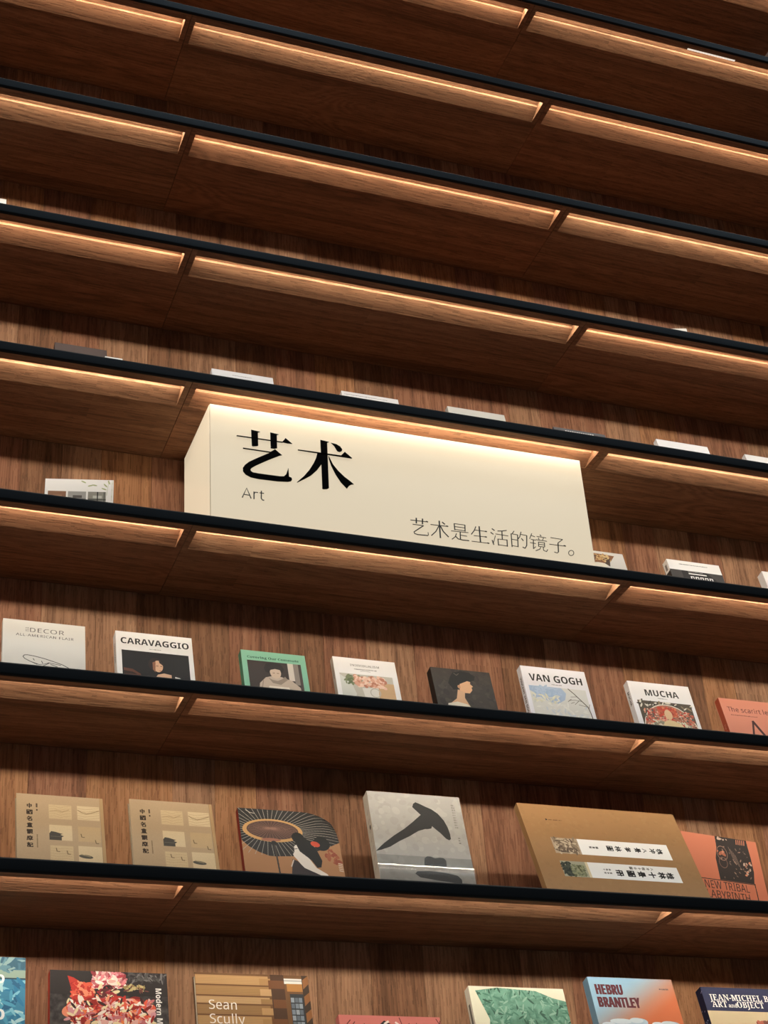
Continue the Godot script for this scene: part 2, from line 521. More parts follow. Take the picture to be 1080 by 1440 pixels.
func build_sign() -> void:
	var w := 1.1965
	var h := 0.4262
	var d := 0.3
	var base := Vector3(0.0485 + w / 2, BASE + SHELF_Y[3] + BOARD_TOP, -0.0375)
	var t := thing("sign_box", "glowing cream light box sign with large black Chinese characters", "sign", base)
	var th := 0.005
	var face := part("front_panel", box_mesh(Vector3(w - 0.0015, h, th), 0.0008), mats.sign, t, Vector3(0.00075, h / 2, -th / 2))
	part("side_panel", box_mesh(Vector3(th, h, d - th - 0.0015), 0.0008), mats.sign, t, Vector3(-w / 2 + th / 2, h / 2, -d / 2 - th / 2))
	part("side_panel", box_mesh(Vector3(th, h, d - th - 0.0015), 0.0008), mats.sign, t, Vector3(w / 2 - th / 2, h / 2, -d / 2 - th / 2))
	part("top_panel", box_mesh(Vector3(w - 2 * th, th, d - 2 * th), 0.0), mats.sign, t, Vector3(0, h - th / 2 - 0.0005, -d / 2))
	part("back_panel", box_mesh(Vector3(w - 2 * th, h - 0.002, th), 0.0), mats.sign_dull, t, Vector3(0, h / 2, -d + th / 2))
	part("edge_strip", box_mesh(Vector3(0.0012, h - 0.004, 0.0012), 0.0), mats.edge, t, Vector3(-w / 2 + 0.0006, h / 2, -0.0006))
	for side in [-1.0, 0.0, 1.0]:
		var l := AreaLight3D.new()
		l.name = "panel_glow"
		l.area_size = Vector2(d - 0.02, h - 0.02) if side != 0.0 else Vector2(w - 0.02, h - 0.02)
		l.area_range = 14.0
		l.area_attenuation = 2.0
		l.area_normalize_energy = true
		l.light_color = Color(1.0, 0.93, 0.8)
		l.light_energy = 0.012 if side != 0.0 else 0.0015
		l.shadow_enabled = true
		l.position = Vector3(side * (w / 2 + 0.003), h / 2, -d / 2) if side != 0.0 else Vector3(0, h / 2, 0.003)
		l.rotation_degrees.y = -90.0 * side if side != 0.0 else 180.0
		t.add_child(l, true)
	for key in BRUSH:
		var st := begin()
		for outline in BRUSH[key]:
			add_plate(st, mm(outline, 0), 0.0012)
		part("character", st.commit(), mats.ink, face, Vector3(-w / 2, 0, 0.0001) - face.position)
	for key in STROKES:
		var st := begin()
		for s in STROKES[key]:
			var line := mm(s, 1)
			if key == "s_stop":
				for i in line.size() - 1:
					add_plate(st, stroke_outline(PackedVector2Array([line[i], line[i + 1]]), s[0] * 0.001), 0.0006)
			else:
				add_plate(st, stroke_outline(line, s[0] * 0.001), 0.0006)
		part("letter" if key.begins_with("art") else "character", st.commit(), mats.ink_thin, face, Vector3(-w / 2, 0, 0.0001) - face.position)


func mm(list: Array, from: int) -> PackedVector2Array:
	var out := PackedVector2Array()
	for i in range(from, list.size() - 1, 2):
		out.append(Vector2(list[i], list[i + 1]) * 0.001)
	return out


# =============================================================================================
# cover printing: a small canvas that fills polygons, strokes and letters into an Image
# =============================================================================================
class Canvas:
	var im: Image
	var w: int
	var h: int
	var ox := 0          # where the drawing area begins, in pixels
	var aw := 0          # its width
	var rng := RandomNumberGenerator.new()

	func _init(width: int, height: int, ground: Color) -> void:
		w = width
		h = height
		aw = w
		im = Image.create(w, h, false, Image.FORMAT_RGB8)
		im.fill(ground)
		rng.seed = 5

	func area(x0: int, width: int) -> void:
		ox = x0
		aw = width

	func px(p: Vector2) -> Vector2:
		return Vector2(ox + p.x * aw, p.y * h)

	func rect(u0: float, v0: float, u1: float, v1: float, c: Color) -> void:
		im.fill_rect(Rect2i(ox + roundi(u0 * aw), roundi(v0 * h), roundi((u1 - u0) * aw), roundi((v1 - v0) * h)), c)

	# contours in pixels, even-odd
	func fill(contours: Array, c: Color) -> void:
		var y0 := 1e9
		var y1 := -1e9
		for k in contours:
			for p in k:
				y0 = minf(y0, p.y)
				y1 = maxf(y1, p.y)
		for y in range(maxi(0, floori(y0)), mini(h, ceili(y1) + 1)):
			var yy := y + 0.5
			var xs := []
			for k in contours:
				var n: int = k.size()
				for i in n:
					var a: Vector2 = k[i]
					var b: Vector2 = k[(i + 1) % n]
					if (a.y <= yy) != (b.y <= yy):
						xs.append(a.x + (yy - a.y) / (b.y - a.y) * (b.x - a.x))
			xs.sort()
			for i in range(0, xs.size() - 1, 2):
				var xa := maxi(ox, roundi(xs[i]))
				var xb := mini(ox + aw, roundi(xs[i + 1]))
				if xb > xa:
					im.fill_rect(Rect2i(xa, y, xb - xa, 1), c)

	func poly(list: Array, c: Color) -> void:
		var k := PackedVector2Array()
		for i in range(0, list.size() - 1, 2):
			k.append(px(Vector2(list[i], list[i + 1])))
		fill([k], c)

	func ell(u: float, v: float, ru: float, rv: float, c: Color, turn := 0.0) -> void:
		var k := PackedVector2Array()
		for i in 28:
			var a := TAU * i / 28.0
			k.append(px(Vector2(u, v)) + Vector2(cos(a) * ru * aw, sin(a) * rv * aw).rotated(turn))
		fill([k], c)

	func ring(u: float, v: float, ru: float, rv: float, width: float, c: Color) -> void:
		var outer := PackedVector2Array()
		var inner := PackedVector2Array()
		for i in 40:
			var a := TAU * i / 40.0
			outer.append(px(Vector2(u, v)) + Vector2(cos(a) * ru * aw, sin(a) * rv * aw))
			inner.append(px(Vector2(u, v)) + Vector2(cos(a) * (ru - width) * aw, sin(a) * (rv - width * rv / ru) * aw))
		fill([outer, inner], c)

	func line(list: Array, width: float, c: Color) -> void:
		for i in range(0, list.size() - 3, 2):
			var a := px(Vector2(list[i], list[i + 1]))
			var b := px(Vector2(list[i + 2], list[i + 3]))
			var n := (b - a).normalized().orthogonal() * maxf(0.5, width * aw * 0.5)
			var e := (b - a).normalized() * width * aw * 0.25
			fill([PackedVector2Array([a + n - e, b + n + e, b - n + e, a - n - e])], c)

	# scattered dabs of paint inside a box
	func daubs(u0: float, v0: float, u1: float, v1: float, count: int, size: float, colors: Array, stretch := 1.6) -> void:
		for i in count:
			var c: Color = colors[rng.randi() % colors.size()]
			var s := size * rng.randf_range(0.5, 1.3)
			ell(rng.randf_range(u0, u1), rng.randf_range(v0, v1), s * stretch, s, c, rng.randf() * PI)

	func blend(u0: float, v0: float, u1: float, v1: float, a: Color, b: Color, noise := 0.0) -> void:
		var n := FastNoiseLite.new()
		n.frequency = 0.02
		n.seed = 3
		for y in range(roundi(v0 * h), roundi(v1 * h)):
			for x in range(ox + roundi(u0 * aw), ox + roundi(u1 * aw)):
				var t := (float(y) / h - v0) / (v1 - v0)
				t += noise * n.get_noise_2d(x, y)
				im.set_pixel(x, y, a.lerp(b, clampf(t, 0, 1)))

	func speckle(amount: float) -> void:
		for y in h:
			for x in w:
				var k := 1.0 + rng.randf_range(-amount, amount)
				var c := im.get_pixel(x, y)
				im.set_pixel(x, y, Color(c.r * k, c.g * k, c.b * k))

	# Latin lettering from the font's own outlines. size is the em in shares of the width; turn in quarter turns
	func text(font: Font, what: String, u: float, v: float, size: float, c: Color, align := 0.0, squeeze := 1.0, turn := 0, gap := 0.0) -> void:
		var ts := TextServerManager.get_primary_interface()
		var rid: RID = font.get_rids()[0]
		var em := size * aw
		var base := 64
		var k := em / base
		var pen := 0.0
		var shapes := []
		for i in what.length():
			var g := ts.font_get_glyph_index(rid, base, what.unicode_at(i), 0)
			var cont: Dictionary = ts.font_get_glyph_contours(rid, base, g)
			shapes.append([pen, cont])
			pen += ts.font_get_glyph_advance(rid, base, g).x + gap * base
		var total := pen * k * squeeze
		var at := px(Vector2(u, v))
		for s in shapes:
			if s[1].is_empty() or s[1].points.is_empty():
				continue
			var contours := []
			var start := 0
			for last in s[1].contours:
				var pts := outline(s[1].points.slice(start, last + 1))
				start = last + 1
				var moved := PackedVector2Array()
				for p in pts:
					var q := Vector2((s[0] + p.x) * k * squeeze - align * total, p.y * k)
					moved.append(at + q.rotated(turn * PI / 2))
				contours.append(moved)
			fill(contours, c)

	static func outline(raw: PackedVector3Array) -> PackedVector2Array:
		var out := PackedVector2Array()
		var n := raw.size()
		for i in n:
			var p := raw[i]
			var a := Vector2(p.x, p.y)
			if p.z == 1.0:
				out.append(a)
				continue
			var q := raw[(i + n - 1) % n]
			var r := raw[(i + 1) % n]
			var from := Vector2(q.x, q.y) if q.z == 1.0 else (Vector2(q.x, q.y) + a) * 0.5
			var to := Vector2(r.x, r.y) if r.z == 1.0 else (Vector2(r.x, r.y) + a) * 0.5
			for s in 4:
				var t := s / 4.0
				out.append(from.lerp(a, t).lerp(a.lerp(to, t), t))
		return out

	# Chinese characters from strokes on a 10 by 10 grid
	func glyph(strokes: Array, u: float, v: float, size: float, width: float, c: Color, turn := 0) -> void:
		var at := px(Vector2(u, v))
		for s in strokes:
			for i in range(0, s.size() - 3, 2):
				var a := Vector2(s[i] - 5.0, s[i + 1] - 5.0) * size * aw / 10.0
				var b := Vector2(s[i + 2] - 5.0, s[i + 3] - 5.0) * size * aw / 10.0
				a = at + a.rotated(turn * PI / 2)
				b = at + b.rotated(turn * PI / 2)
				var n := (b - a).normalized().orthogonal() * maxf(0.6, width * size * aw * 0.05)
				var e := (b - a).normalized() * width * size * aw * 0.03
				fill([PackedVector2Array([a + n - e, b + n + e, b - n + e, a - n - e])], c)


func box4(x0: float, y0: float, x1: float, y1: float) -> Array:
	return [x0, y0, x1, y0, x1, y1, x0, y1, x0, y0]


func han(which: String) -> Array:
	match which:
		"zhong": return [box4(1.5, 2.5, 8.5, 6.5), [5, 0, 5, 10]]
		"guo": return [box4(0.5, 0.5, 9.5, 9.5), [2, 3, 8, 3], box4(2.3, 4.5, 4.8, 6.3), [2, 8, 5.5, 7.6], [6, 1.5, 8.6, 8.4], [7.2, 1.4, 8, 2.2]]
		"ming": return [[4, 0, 1, 4], [4, 2, 8.5, 2], [8.5, 2, 1, 7], box4(3.5, 5.8, 8.6, 9.7)]
		"hua": return [[2, 1.2, 8, 1.2], [5, 0, 5, 5.2], [0.5, 2.6, 9.5, 2.6], [2, 4, 8, 4], box4(2.2, 5.3, 7.8, 8.5), [2.2, 6.9, 7.8, 6.9], [5, 5.3, 5, 8.5], [0.3, 9.8, 9.7, 9.8]]
		"guan": return [[0.3, 1.4, 5, 1.4], [1.5, 0.3, 1.5, 2.4], [3.8, 0.3, 3.8, 2.4], box4(0.6, 3, 2.1, 4.4), box4(3, 3, 4.7, 4.4), [1.4, 5, 1.4, 9.8], [1.4, 5.6, 5, 5.6], [1.4, 7, 5, 7], [1.4, 8.3, 5, 8.3], [1.4, 9.7, 5.2, 9.7], [3.2, 5, 3.2, 9.7], box4(6, 0.6, 9.2, 6.4), [6, 2.5, 9.2, 2.5], [6, 4.4, 9.2, 4.4], [6.8, 6.4, 5.3, 9.8], [8.2, 6.4, 8.3, 9.5, 9.9, 9.2]]
		"mo": return [[5.5, 0, 5.5, 1], [1, 1.2, 9.6, 1.2], [1.4, 1.2, 0.3, 9.6], [3.5, 2, 3.5, 5.6], [2, 3, 5, 3], [7.2, 2, 7.2, 5.6], [5.8, 3, 9.2, 3], [3.5, 3.3, 2.1, 5], [7.2, 3.3, 9.2, 5], [3, 6.2, 8.2, 6.2], [3, 7.2, 8.4, 7.2], [1.8, 8.4, 9.7, 8.4], [5.6, 6, 5.6, 10]]
		"ji": return [[2, 0.5, 3.5, 0.9], [0.4, 2, 5, 2], [1, 3.5, 4.4, 3.5], [1, 5, 4.4, 5], box4(1, 6.5, 4.3, 9.5), [5.6, 1.6, 9.2, 1.6, 9.2, 4.8, 5.8, 4.8, 5.8, 9.3, 9.7, 9.3, 9.7, 7.6]]
		"gui": return [[2.3, 0, 2.3, 10], [0, 3, 4.5, 3], [2.3, 3.4, 0, 7], [2.5, 4, 4, 5.4], [5, 2, 9.4, 2], [7.2, 0.4, 7.2, 4.3], [4.6, 4.4, 9.8, 4.4], [5, 6.8, 9.4, 6.8], [7.2, 5, 7.2, 9.4], [4.4, 9.5, 10, 9.5]]
		"lin": return [[2.4, 0, 2.4, 10], [0, 3, 4.8, 3], [2.4, 3.3, 0, 8], [2.5, 4, 4.4, 6], [7.2, 0, 7.2, 10], [5, 3, 9.8, 3], [7.2, 3.4, 5, 8], [7.3, 3.6, 10, 8]]
		"shi": return [[0.3, 4.6, 9.8, 4.2], [5, 0, 5, 10]]
		"ba": return [[3.6, 2, 3, 6, 0.4, 9], [5.6, 1.5, 7, 6, 9.8, 9]]
		"jing": return [box4(2.5, 0.3, 7.6, 3.6), [2.5, 2, 7.6, 2], [5, 3.6, 5, 4.6], [0.4, 5, 9.7, 5], box4(2.8, 6, 7.4, 8), [5, 8, 5, 10], [3, 8.6, 1.8, 9.7], [7, 8.6, 8.4, 9.7]]
		"tu": return [box4(0.4, 0.3, 9.6, 9.7), box4(3.4, 1.6, 6.6, 3.2), [1.8, 4.4, 8.2, 4.4], box4(2.4, 5.5, 7.6, 8.6), box4(4, 6.3, 6, 7.7)]
		"ce": return [[1.4, 1, 1, 9.6], [1.4, 1, 4.4, 1, 4.2, 9.6], [5.6, 1, 5.4, 9.6], [5.6, 1, 8.8, 1, 8.6, 9.6], [0, 5, 10, 4.6]]
		"tao": return [[2.3, 0, 2.2, 10], [0, 3, 4.5, 2.6], [2.3, 3.4, 0, 7], [6, 0.6, 5.6, 7, 4.4, 9.6], [7.6, 0.4, 7.5, 8, 9.8, 9, 9.9, 7.6], [5, 3, 4.4, 4.6], [9.4, 2, 8, 4.6], [8.2, 5, 9.6, 6.4]]
		"chong": return [[0.6, 1, 2, 2.4], [0.4, 8, 2.4, 5], [5.8, 0, 5.7, 10], [3.4, 2.6, 8.8, 2.4, 8.6, 6, 3.6, 6.2, 3.4, 2.6]]
		"can": return [[4, 0.4, 1, 3, 8.6, 2.6], [7, 1.2, 9.2, 3.4], [5, 3.4, 0.6, 7], [5, 3.4, 9.6, 7], [6, 5, 3, 6.6], [6.8, 6.4, 3, 8.2], [8, 7.6, 2.6, 10]]
	return []


# =============================================================================================
# books
# =============================================================================================
# key: [shelf, x of the middle, z of the front foot, width, height, thickness, lean, turn, ground colour, spine side, gloss, label]
const BOOKS := {
	"maroon_top": [3, -0.3051, -0.14, 0.1553, 0.1939, 0.02, 14.0, 0.0, "4a3a36", "dull dark brown book half hidden by the rail beside a white card"],
	"slim_white": [3, -0.2150, -0.105, 0.052, 0.1349, 0.01, 14.0, 0.0, "eceae6", "small white card showing its edge over the rail beside a dark brown book"],
	"white_one": [3, 0.1936, -0.14, 0.1953, 0.1897, 0.02, 14.0, 0.0, "d9dade", "white book with one fine title line on the shelf above the large characters"],
	"white_two": [3, 0.6103, -0.14, 0.1906, 0.1827, 0.02, 14.0, 0.0, "dddcdd", "white book with a long fine line of print along its top edge"],
	"pale_grey": [3, 0.9776, -0.14, 0.2010, 0.1911, 0.02, 14.0, 0.0, "c9c8c2", "plain pale grey book standing above the middle of the lit sign"],
	"slate": [3, 1.3459, -0.14, 0.1898, 0.1717, 0.025, 14.0, 0.0, "57565a", "slate grey book with white lettering just showing over the rail"],
	"white_three": [3, 1.7404, -0.14, 0.1988, 0.1959, 0.02, 14.0, 0.0, "eeeef0", "blank white book next to the slate grey one, above the dark panelled book"],
	"white_four": [3, 2.0938, -0.14, 0.2183, 0.1904, 0.02, 14.0, 0.0, "ecebea", "blank white book at the far end of the row above the sign"],
	"high_white": [4, -0.6384, -0.14, 0.1654, 0.2142, 0.02, 12.0, 0.0, "f0efec", "white book corner on the second shelf above the sign, over the left board"],
	"high_tilted": [4, 1.7461, -0.1433, 0.1546, 0.1851, 0.02, 12.0, -16.9, "eeeae2", "white book turned aside on the second shelf above the sign"],
	"catalogue": [2, -0.3002, -0.1409, 0.1890, 0.1821, 0.02, 6.0, -11.6, "eceae6", "white brochure with three small room photographs and green leaves beside the lit sign"],
	"torn_gold": [2, 1.3680, -0.14, 0.1339, 0.1915, 0.02, 13.0, 0.0, "d8d5cf", "white book with a brown and gold picture tucked against the lit sign"],
	"panelled": [2, 1.6919, -0.14, 0.1932, 0.1961, 0.03, 13.0, 0.0, "f1efec", "white book with a black lower panel and white lettering"],
	"white_block": [2, 2.0542, -0.14, 0.2046, 0.1981, 0.03, 13.0, 0.0, "efedea", "thick white book on the sign shelf past the black panelled book"],
	"line_drawing": [1, -0.3682, -0.14, 0.2173, 0.2408, 0.02, 13.0, 0.0, "dbdad3", "off-white decorating book with thin grey title and a line drawing"],
	"dark_portrait": [1, -0.0684, -0.14, 0.2122, 0.2458, 0.03, 16.0, 0.0, "e6e5e3", "white monograph with bold black title over a dark portrait picture"],
	"green_photo": [1, 0.2694, -0.14, 0.1869, 0.2253, 0.025, 16.0, 0.0, "82bda0", "mint green book with a brown photograph of a person reading"],
	"roses": [1, 0.5385, -0.14, 0.1887, 0.2324, 0.02, 14.5, 0.0, "e9e8e6", "white book with a photograph of pink roses in a cup"],
	"profile": [1, 0.8352, -0.14, 0.1868, 0.2264, 0.03, 14.0, 0.0, "33302d", "dark brown book showing a pale profile with black hair"],
	"sky_branch": [1, 1.1372, -0.14, 0.2124, 0.2632, 0.025, 12.0, 0.0, "e4e4ea", "white monograph with black title over a pale sky and bare branch"],
	"ornament": [1, 1.4912, -0.14, 0.2117, 0.2496, 0.025, 12.5, 0.0, "ececee", "white monograph with black title over a red floral ornament"],
	"salmon": [1, 1.8078, -0.14, 0.2247, 0.2212, 0.025, 13.0, 0.0, "d98a70", "salmon pink book with a dark title and one tall letter"],
	"tan_first": [0, -0.3024, -0.12, 0.2190, 0.2710, 0.02, 22.0, 0.0, "ad9678", "tan picture-grid book of the pair, the one farther from the parasol cover"],
	"tan_second": [0, -0.0156, -0.12, 0.2190, 0.2740, 0.02, 21.0, 0.0, "ad9678", "tan picture-grid book of the pair, the one beside the parasol cover"],
	"parasol": [0, 0.2935, -0.12, 0.2681, 0.2600, 0.018, 18.0, 0.0, "a37650", "worn paperback with a bent corner, black parasol and woman on ochre"],
	"brushwork": [0, 0.6598, -0.125, 0.2722, 0.3274, 0.035, 13.0, 0.0, "a5a39d", "thick grey book in glossy wrap with a black brush stroke"],
	"album": [0, 1.2205, -0.06, 0.4995, 0.3440, 0.022, 23.5, 0.0, "96724c", "wide brown album with two white calligraphy strips"],
	"woodcut": [0, 1.6523, -0.2387, 0.2869, 0.2889, 0.012, 3.0, 9.5, "d27e60", "orange book with a black woodcut block, partly behind the wide brown album"],
	"waves": [-1, -0.4885, -0.125, 0.2406, 0.3415, 0.03, 14.0, 0.0, "3f84a6", "blue book with painted waves and a white letter"],
	"flowers": [-1, -0.1687, -0.125, 0.2839, 0.3138, 0.025, 14.0, 0.0, "2c2728", "black book with a red and white painted flower and red spine"],
	"planks": [-1, 0.1897, -0.125, 0.2916, 0.3213, 0.025, 14.0, 0.0, "6b4a2c", "book with stacked ochre timber blocks and white title"],
	"blossom": [-1, 0.5405, -0.125, 0.2723, 0.2178, 0.025, 14.0, 0.0, "c4716a", "low coral pink book with dark branches, its top edge just in view"],
	"leaves": [-1, 0.9101, -0.125, 0.2735, 0.3085, 0.03, 14.0, 0.0, "4d8f72", "book covered in green painted leaves with a pale edge"],
	"cloud": [-1, 1.2572, -0.125, 0.2573, 0.3480, 0.03, 14.0, 0.0, "8fb4cc", "blue book with orange evening clouds and heavy maroon title"],
	"navy_band": [-1, 1.6159, -0.125, 0.2879, 0.3302, 0.03, 14.0, 0.0, "23284a", "navy book with white serif title above a cream picture"],
}


func build_books() -> void:
	for f in [["sans", "Droid Sans", 400], ["bold", "Droid Sans", 700], ["serif", "Droid Serif", 400], ["serif_bold", "Droid Serif", 700]]:
		var sf := SystemFont.new()
		sf.font_names = PackedStringArray([f[1]])
		sf.font_weight = f[2]
		fonts[f[0]] = sf
	for key in BOOKS:
		build_book(key, BOOKS[key])


func build_book(key: String, s: Array) -> void:
	var w: float = s[3]
	var h: float = s[4] + 0.002
	var d: float = s[5]
	var lean := deg_to_rad(s[6])
	var called := "brochure" if key == "catalogue" else "card" if key == "slim_white" else "book"
	var y: float = BASE + SHELF_Y[s[0] + 1] + BOARD_TOP + d * sin(lean) + 0.0003
	var t := thing(called, s[9], called, Vector3(s[1], y, s[2]))
	t.rotation = Vector3(-lean, deg_to_rad(s[7]), 0)
	var ppm := 1700.0
	var sw := maxi(4, roundi(d * ppm))
	var cw := roundi(w * ppm)
	var ch := roundi(h * ppm)
	var ground := Color.html(s[8])
	var c := Canvas.new(sw + cw, ch, ground)
	c.area(sw, cw)
	paint(key, c, sw, cw)
	var m := StandardMaterial3D.new()
	m.albedo_texture = ImageTexture.create_from_image(c.im)
	m.roughness = 0.55
	m.metallic_specular = 0.3
	m.texture_repeat = false
	m.resource_name = "printed cover"
	if key in ["tan_first", "tan_second", "album"]:
		m.roughness = 0.85
	var f := float(sw) / (sw + cw)          # where the front begins in the texture
	var right_spine := key in ["tan_first", "tan_second", "planks"]
	var cover := 0.0022
	if key == "parasol":
		build_warped(t, w, h, d, m, f)
		return
	# front cover
	var st := begin()
	cover_board(st, w, h, cover, 0.0, f)
	part("front_cover", st.commit(), m, t)
	var plain := flat_mat(ground.lerp(c.im.get_pixel(sw / 2, ch / 2), 0.7), 0.6)
	if right_spine:
		plain = flat_mat(ground.darkened(0.12), 0.8)
	st = begin()
	add_box(st, Vector3(-w / 2, 0, -d), Vector3(w / 2, h, -d + cover), 0.0005)
	part("back_cover", st.commit(), plain, t)
	# spine
	st = begin()
	if right_spine:
		add_box(st, Vector3(w / 2 - cover, 0, -d + cover), Vector3(w / 2, h, -cover), 0.0)
		part("spine", st.commit(), plain, t)
	else:
		var x := -w / 2
		add_box(st, Vector3(x + 0.0001, 0, -d + cover), Vector3(x + cover, h, -cover), 0.0)
		quad(st, Vector3(x, 0, -d + cover), Vector3(x, h, -d + cover), Vector3(x, h, -cover), Vector3(x, 0, -cover), Vector2(0.0, 1), Vector2(0.0, 0), Vector2(f * 0.98, 0), Vector2(f * 0.98, 1))
		part("spine", spine_mesh(w, h, d, cover, f), m, t)
	# pages
	st = begin()
	var inset := 0.003
	var xa := -w / 2 + (inset if right_spine else cover)
	var xb := w / 2 - (cover if right_spine else inset)
	add_box(st, Vector3(xa, inset * 0.6, -d + cover), Vector3(xb, h - inset, -cover), 0.0)
	part("page_block", st.commit(), mats.pages, t)
	if key == "brushwork":
		# clear film wrapped round the book, slack near the foot
		st = begin()
		var rows := 40
		for i in rows:
			var q := []
			for j in [i, i + 1]:
				var v := 0.395 * float(j) / rows
				var b := clampf((v - 0.23) / 0.095, -1.0, 1.0)
				q.append(Vector2(v * h, 0.0006 + 0.006 * (0.5 + 0.5 * cos(b * PI))))
			quad(st, Vector3(-w / 2, q[0].x, q[0].y), Vector3(-w / 2, q[1].x, q[1].y), Vector3(w / 2, q[1].x, q[1].y - 0.0002), Vector3(w / 2, q[0].x, q[0].y - 0.0002))
		var film := flat_mat(Color(0.6, 0.62, 0.62, 0.22), 0.1)
		film.transparency = BaseMaterial3D.TRANSPARENCY_ALPHA
		film.resource_name = "clear film"
		part("plastic_wrap", st.commit(), film, t).set_meta("label", "clear glossy film with a crease")
	if key in ["tan_first", "tan_second"]:
		# cloth strip with a pressed hinge along the bound edge
		st = begin()
		add_box(st, Vector3(w / 2 - 0.0085, 0.0003, 0.0), Vector3(w / 2 - 0.0002, h - 0.0003, 0.0011), 0.0004)
		part("hinge_strip", st.commit(), flat_mat(Color.html("a88a63"), 0.9), t)


# a board with the print on its front; its edges take the colour of the print's border
func cover_board(st: SurfaceTool, w: float, h: float, th: float, z: float, f: float) -> void:
	var a := Vector3(-w / 2, 0, z)
	var b := Vector3(-w / 2, h, z)
	var c := Vector3(w / 2, h, z)
	var d := Vector3(w / 2, 0, z)
	var k := Vector3(0, 0, -th)
	var e := 0.003
	quad(st, a, b, c, d, Vector2(f + e, 0.998), Vector2(f + e, 0.002), Vector2(0.998, 0.002), Vector2(0.998, 0.998))
	quad(st, d + k, c + k, b + k, a + k, Vector2(f + e, 0.5), Vector2(f + e, 0.5), Vector2(f + e, 0.5), Vector2(f + e, 0.5))
	quad(st, b, b + k, c + k, c, Vector2(f + e, 0.004), Vector2(f + e, 0.004), Vector2(0.996, 0.004), Vector2(0.996, 0.004))
	quad(st, a + k, a, d, d + k, Vector2(f + e, 0.99), Vector2(f + e, 0.99), Vector2(0.99, 0.99), Vector2(0.99, 0.99))
	quad(st, a + k, b + k, b, a, Vector2(f * 0.9, 0.99), Vector2(f * 0.9, 0.01), Vector2(f * 0.9, 0.01), Vector2(f * 0.9, 0.99))
	quad(st, d, c, c + k, d + k, Vector2(0.996, 0.99), Vector2(0.996, 0.01), Vector2(0.996, 0.01), Vector2(0.996, 0.99))


func spine_mesh(w: float, h: float, d: float, cover: float, f: float) -> ArrayMesh:
	var st := begin()
	var x := -w / 2
	var z0 := -d + cover
	var z1 := -cover
	var i := x + cover
	quad(st, Vector3(x, 0, z0), Vector3(x, h, z0), Vector3(x, h, z1), Vector3(x, 0, z1), Vector2(0.002, 0.998), Vector2(0.002, 0.002), Vector2(f * 0.97, 0.002), Vector2(f * 0.97, 0.998))
	quad(st, Vector3(i, 0, z1), Vector3(i, h, z1), Vector3(i, h, z0), Vector3(i, 0, z0))
	quad(st, Vector3(x, h, z0), Vector3(i, h, z0), Vector3(i, h, z1), Vector3(x, h, z1))
	quad(st, Vector3(x, 0, z1), Vector3(i, 0, z1), Vector3(i, 0, z0), Vector3(x, 0, z0))
	return st.commit()


# a paperback whose upper free corner has bent backwards
func build_warped(t: Node3D, w: float, h: float, d: float, m: Material, f: float) -> void:
	var bend := func(u: float, v: float, z: float) -> Vector3:
		var p := Vector3((u - 0.5) * w, v * h, z)
		var k := maxf(0.0, (u - 0.5) * 0.9 + (v - 0.5) * 0.75 - 0.5)
		p.z -= k * k * 0.22
		p.y -= k * k * 0.11
		p.x -= k * k * 0.06
		return p
	for layer in [["front_cover", 0.0, -0.0008, m], ["page_block", -0.001, -d + 0.001, mats.pages], ["back_cover", -d + 0.0008, -d, flat_mat(Color.html("8a3a2c"), 0.6)]]:
		var st := begin()
		var n := 14
		var inset := 0.004 if layer[0] == "page_block" else 0.0
		for side in 2:
			var z: float = layer[1 + side]
			for i in n:
				for j in n:
					var u0 := clampf(float(i) / n, inset, 1.0 - inset)
					var u1 := clampf(float(i + 1) / n, inset, 1.0 - inset)
					var v0 := clampf(float(j) / n, inset, 1.0 - inset)
					var v1 := clampf(float(j + 1) / n, inset, 1.0 - inset)
					var a: Vector3 = bend.call(u0, v0, z)
					var b: Vector3 = bend.call(u0, v1, z)
					var c: Vector3 = bend.call(u1, v1, z)
					var e: Vector3 = bend.call(u1, v0, z)
					var ta := Vector2(f + 0.003 + u0 * (0.995 - f), 1 - v0)
					var tb := Vector2(f + 0.003 + u0 * (0.995 - f), 1 - v1)
					var tc := Vector2(f + 0.003 + u1 * (0.995 - f), 1 - v1)
					var te := Vector2(f + 0.003 + u1 * (0.995 - f), 1 - v0)
					if side == 0:
						quad(st, a, b, c, e, ta, tb, tc, te)
					else:
						quad(st, e, c, b, a, te, tc, tb, ta)
		var rim := []
		for i in n:
			rim.append([Vector2(float(i) / n, 1), Vector2(float(i + 1) / n, 1)])
			rim.append([Vector2(1, 1.0 - float(i) / n), Vector2(1, 1.0 - float(i + 1) / n)])
			rim.append([Vector2(1.0 - float(i) / n, 0), Vector2(1.0 - float(i + 1) / n, 0)])
			rim.append([Vector2(0, float(i) / n), Vector2(0, float(i + 1) / n)])
		for r in rim:
			var p := (r[0] as Vector2).clamp(Vector2.ONE * inset, Vector2.ONE * (1 - inset))
			var q := (r[1] as Vector2).clamp(Vector2.ONE * inset, Vector2.ONE * (1 - inset))
			quad(st, bend.call(p.x, p.y, layer[1]), bend.call(p.x, p.y, layer[2]), bend.call(q.x, q.y, layer[2]), bend.call(q.x, q.y, layer[1]), Vector2(f * 0.5, 0.5), Vector2(f * 0.5, 0.5), Vector2(f * 0.5, 0.5), Vector2(f * 0.5, 0.5))
		part(layer[0], st.commit(), layer[3], t)
	var st2 := begin()
	quad(st2, bend.call(0, 0, -d), bend.call(0, 1, -d), bend.call(0, 1, 0), bend.call(0, 0, 0), Vector2(0.002, 1), Vector2(0.002, 0), Vector2(f * 0.95, 0), Vector2(f * 0.95, 1))
	var sp := part("spine", st2.commit(), m, t)
	sp.position.x = -0.0003


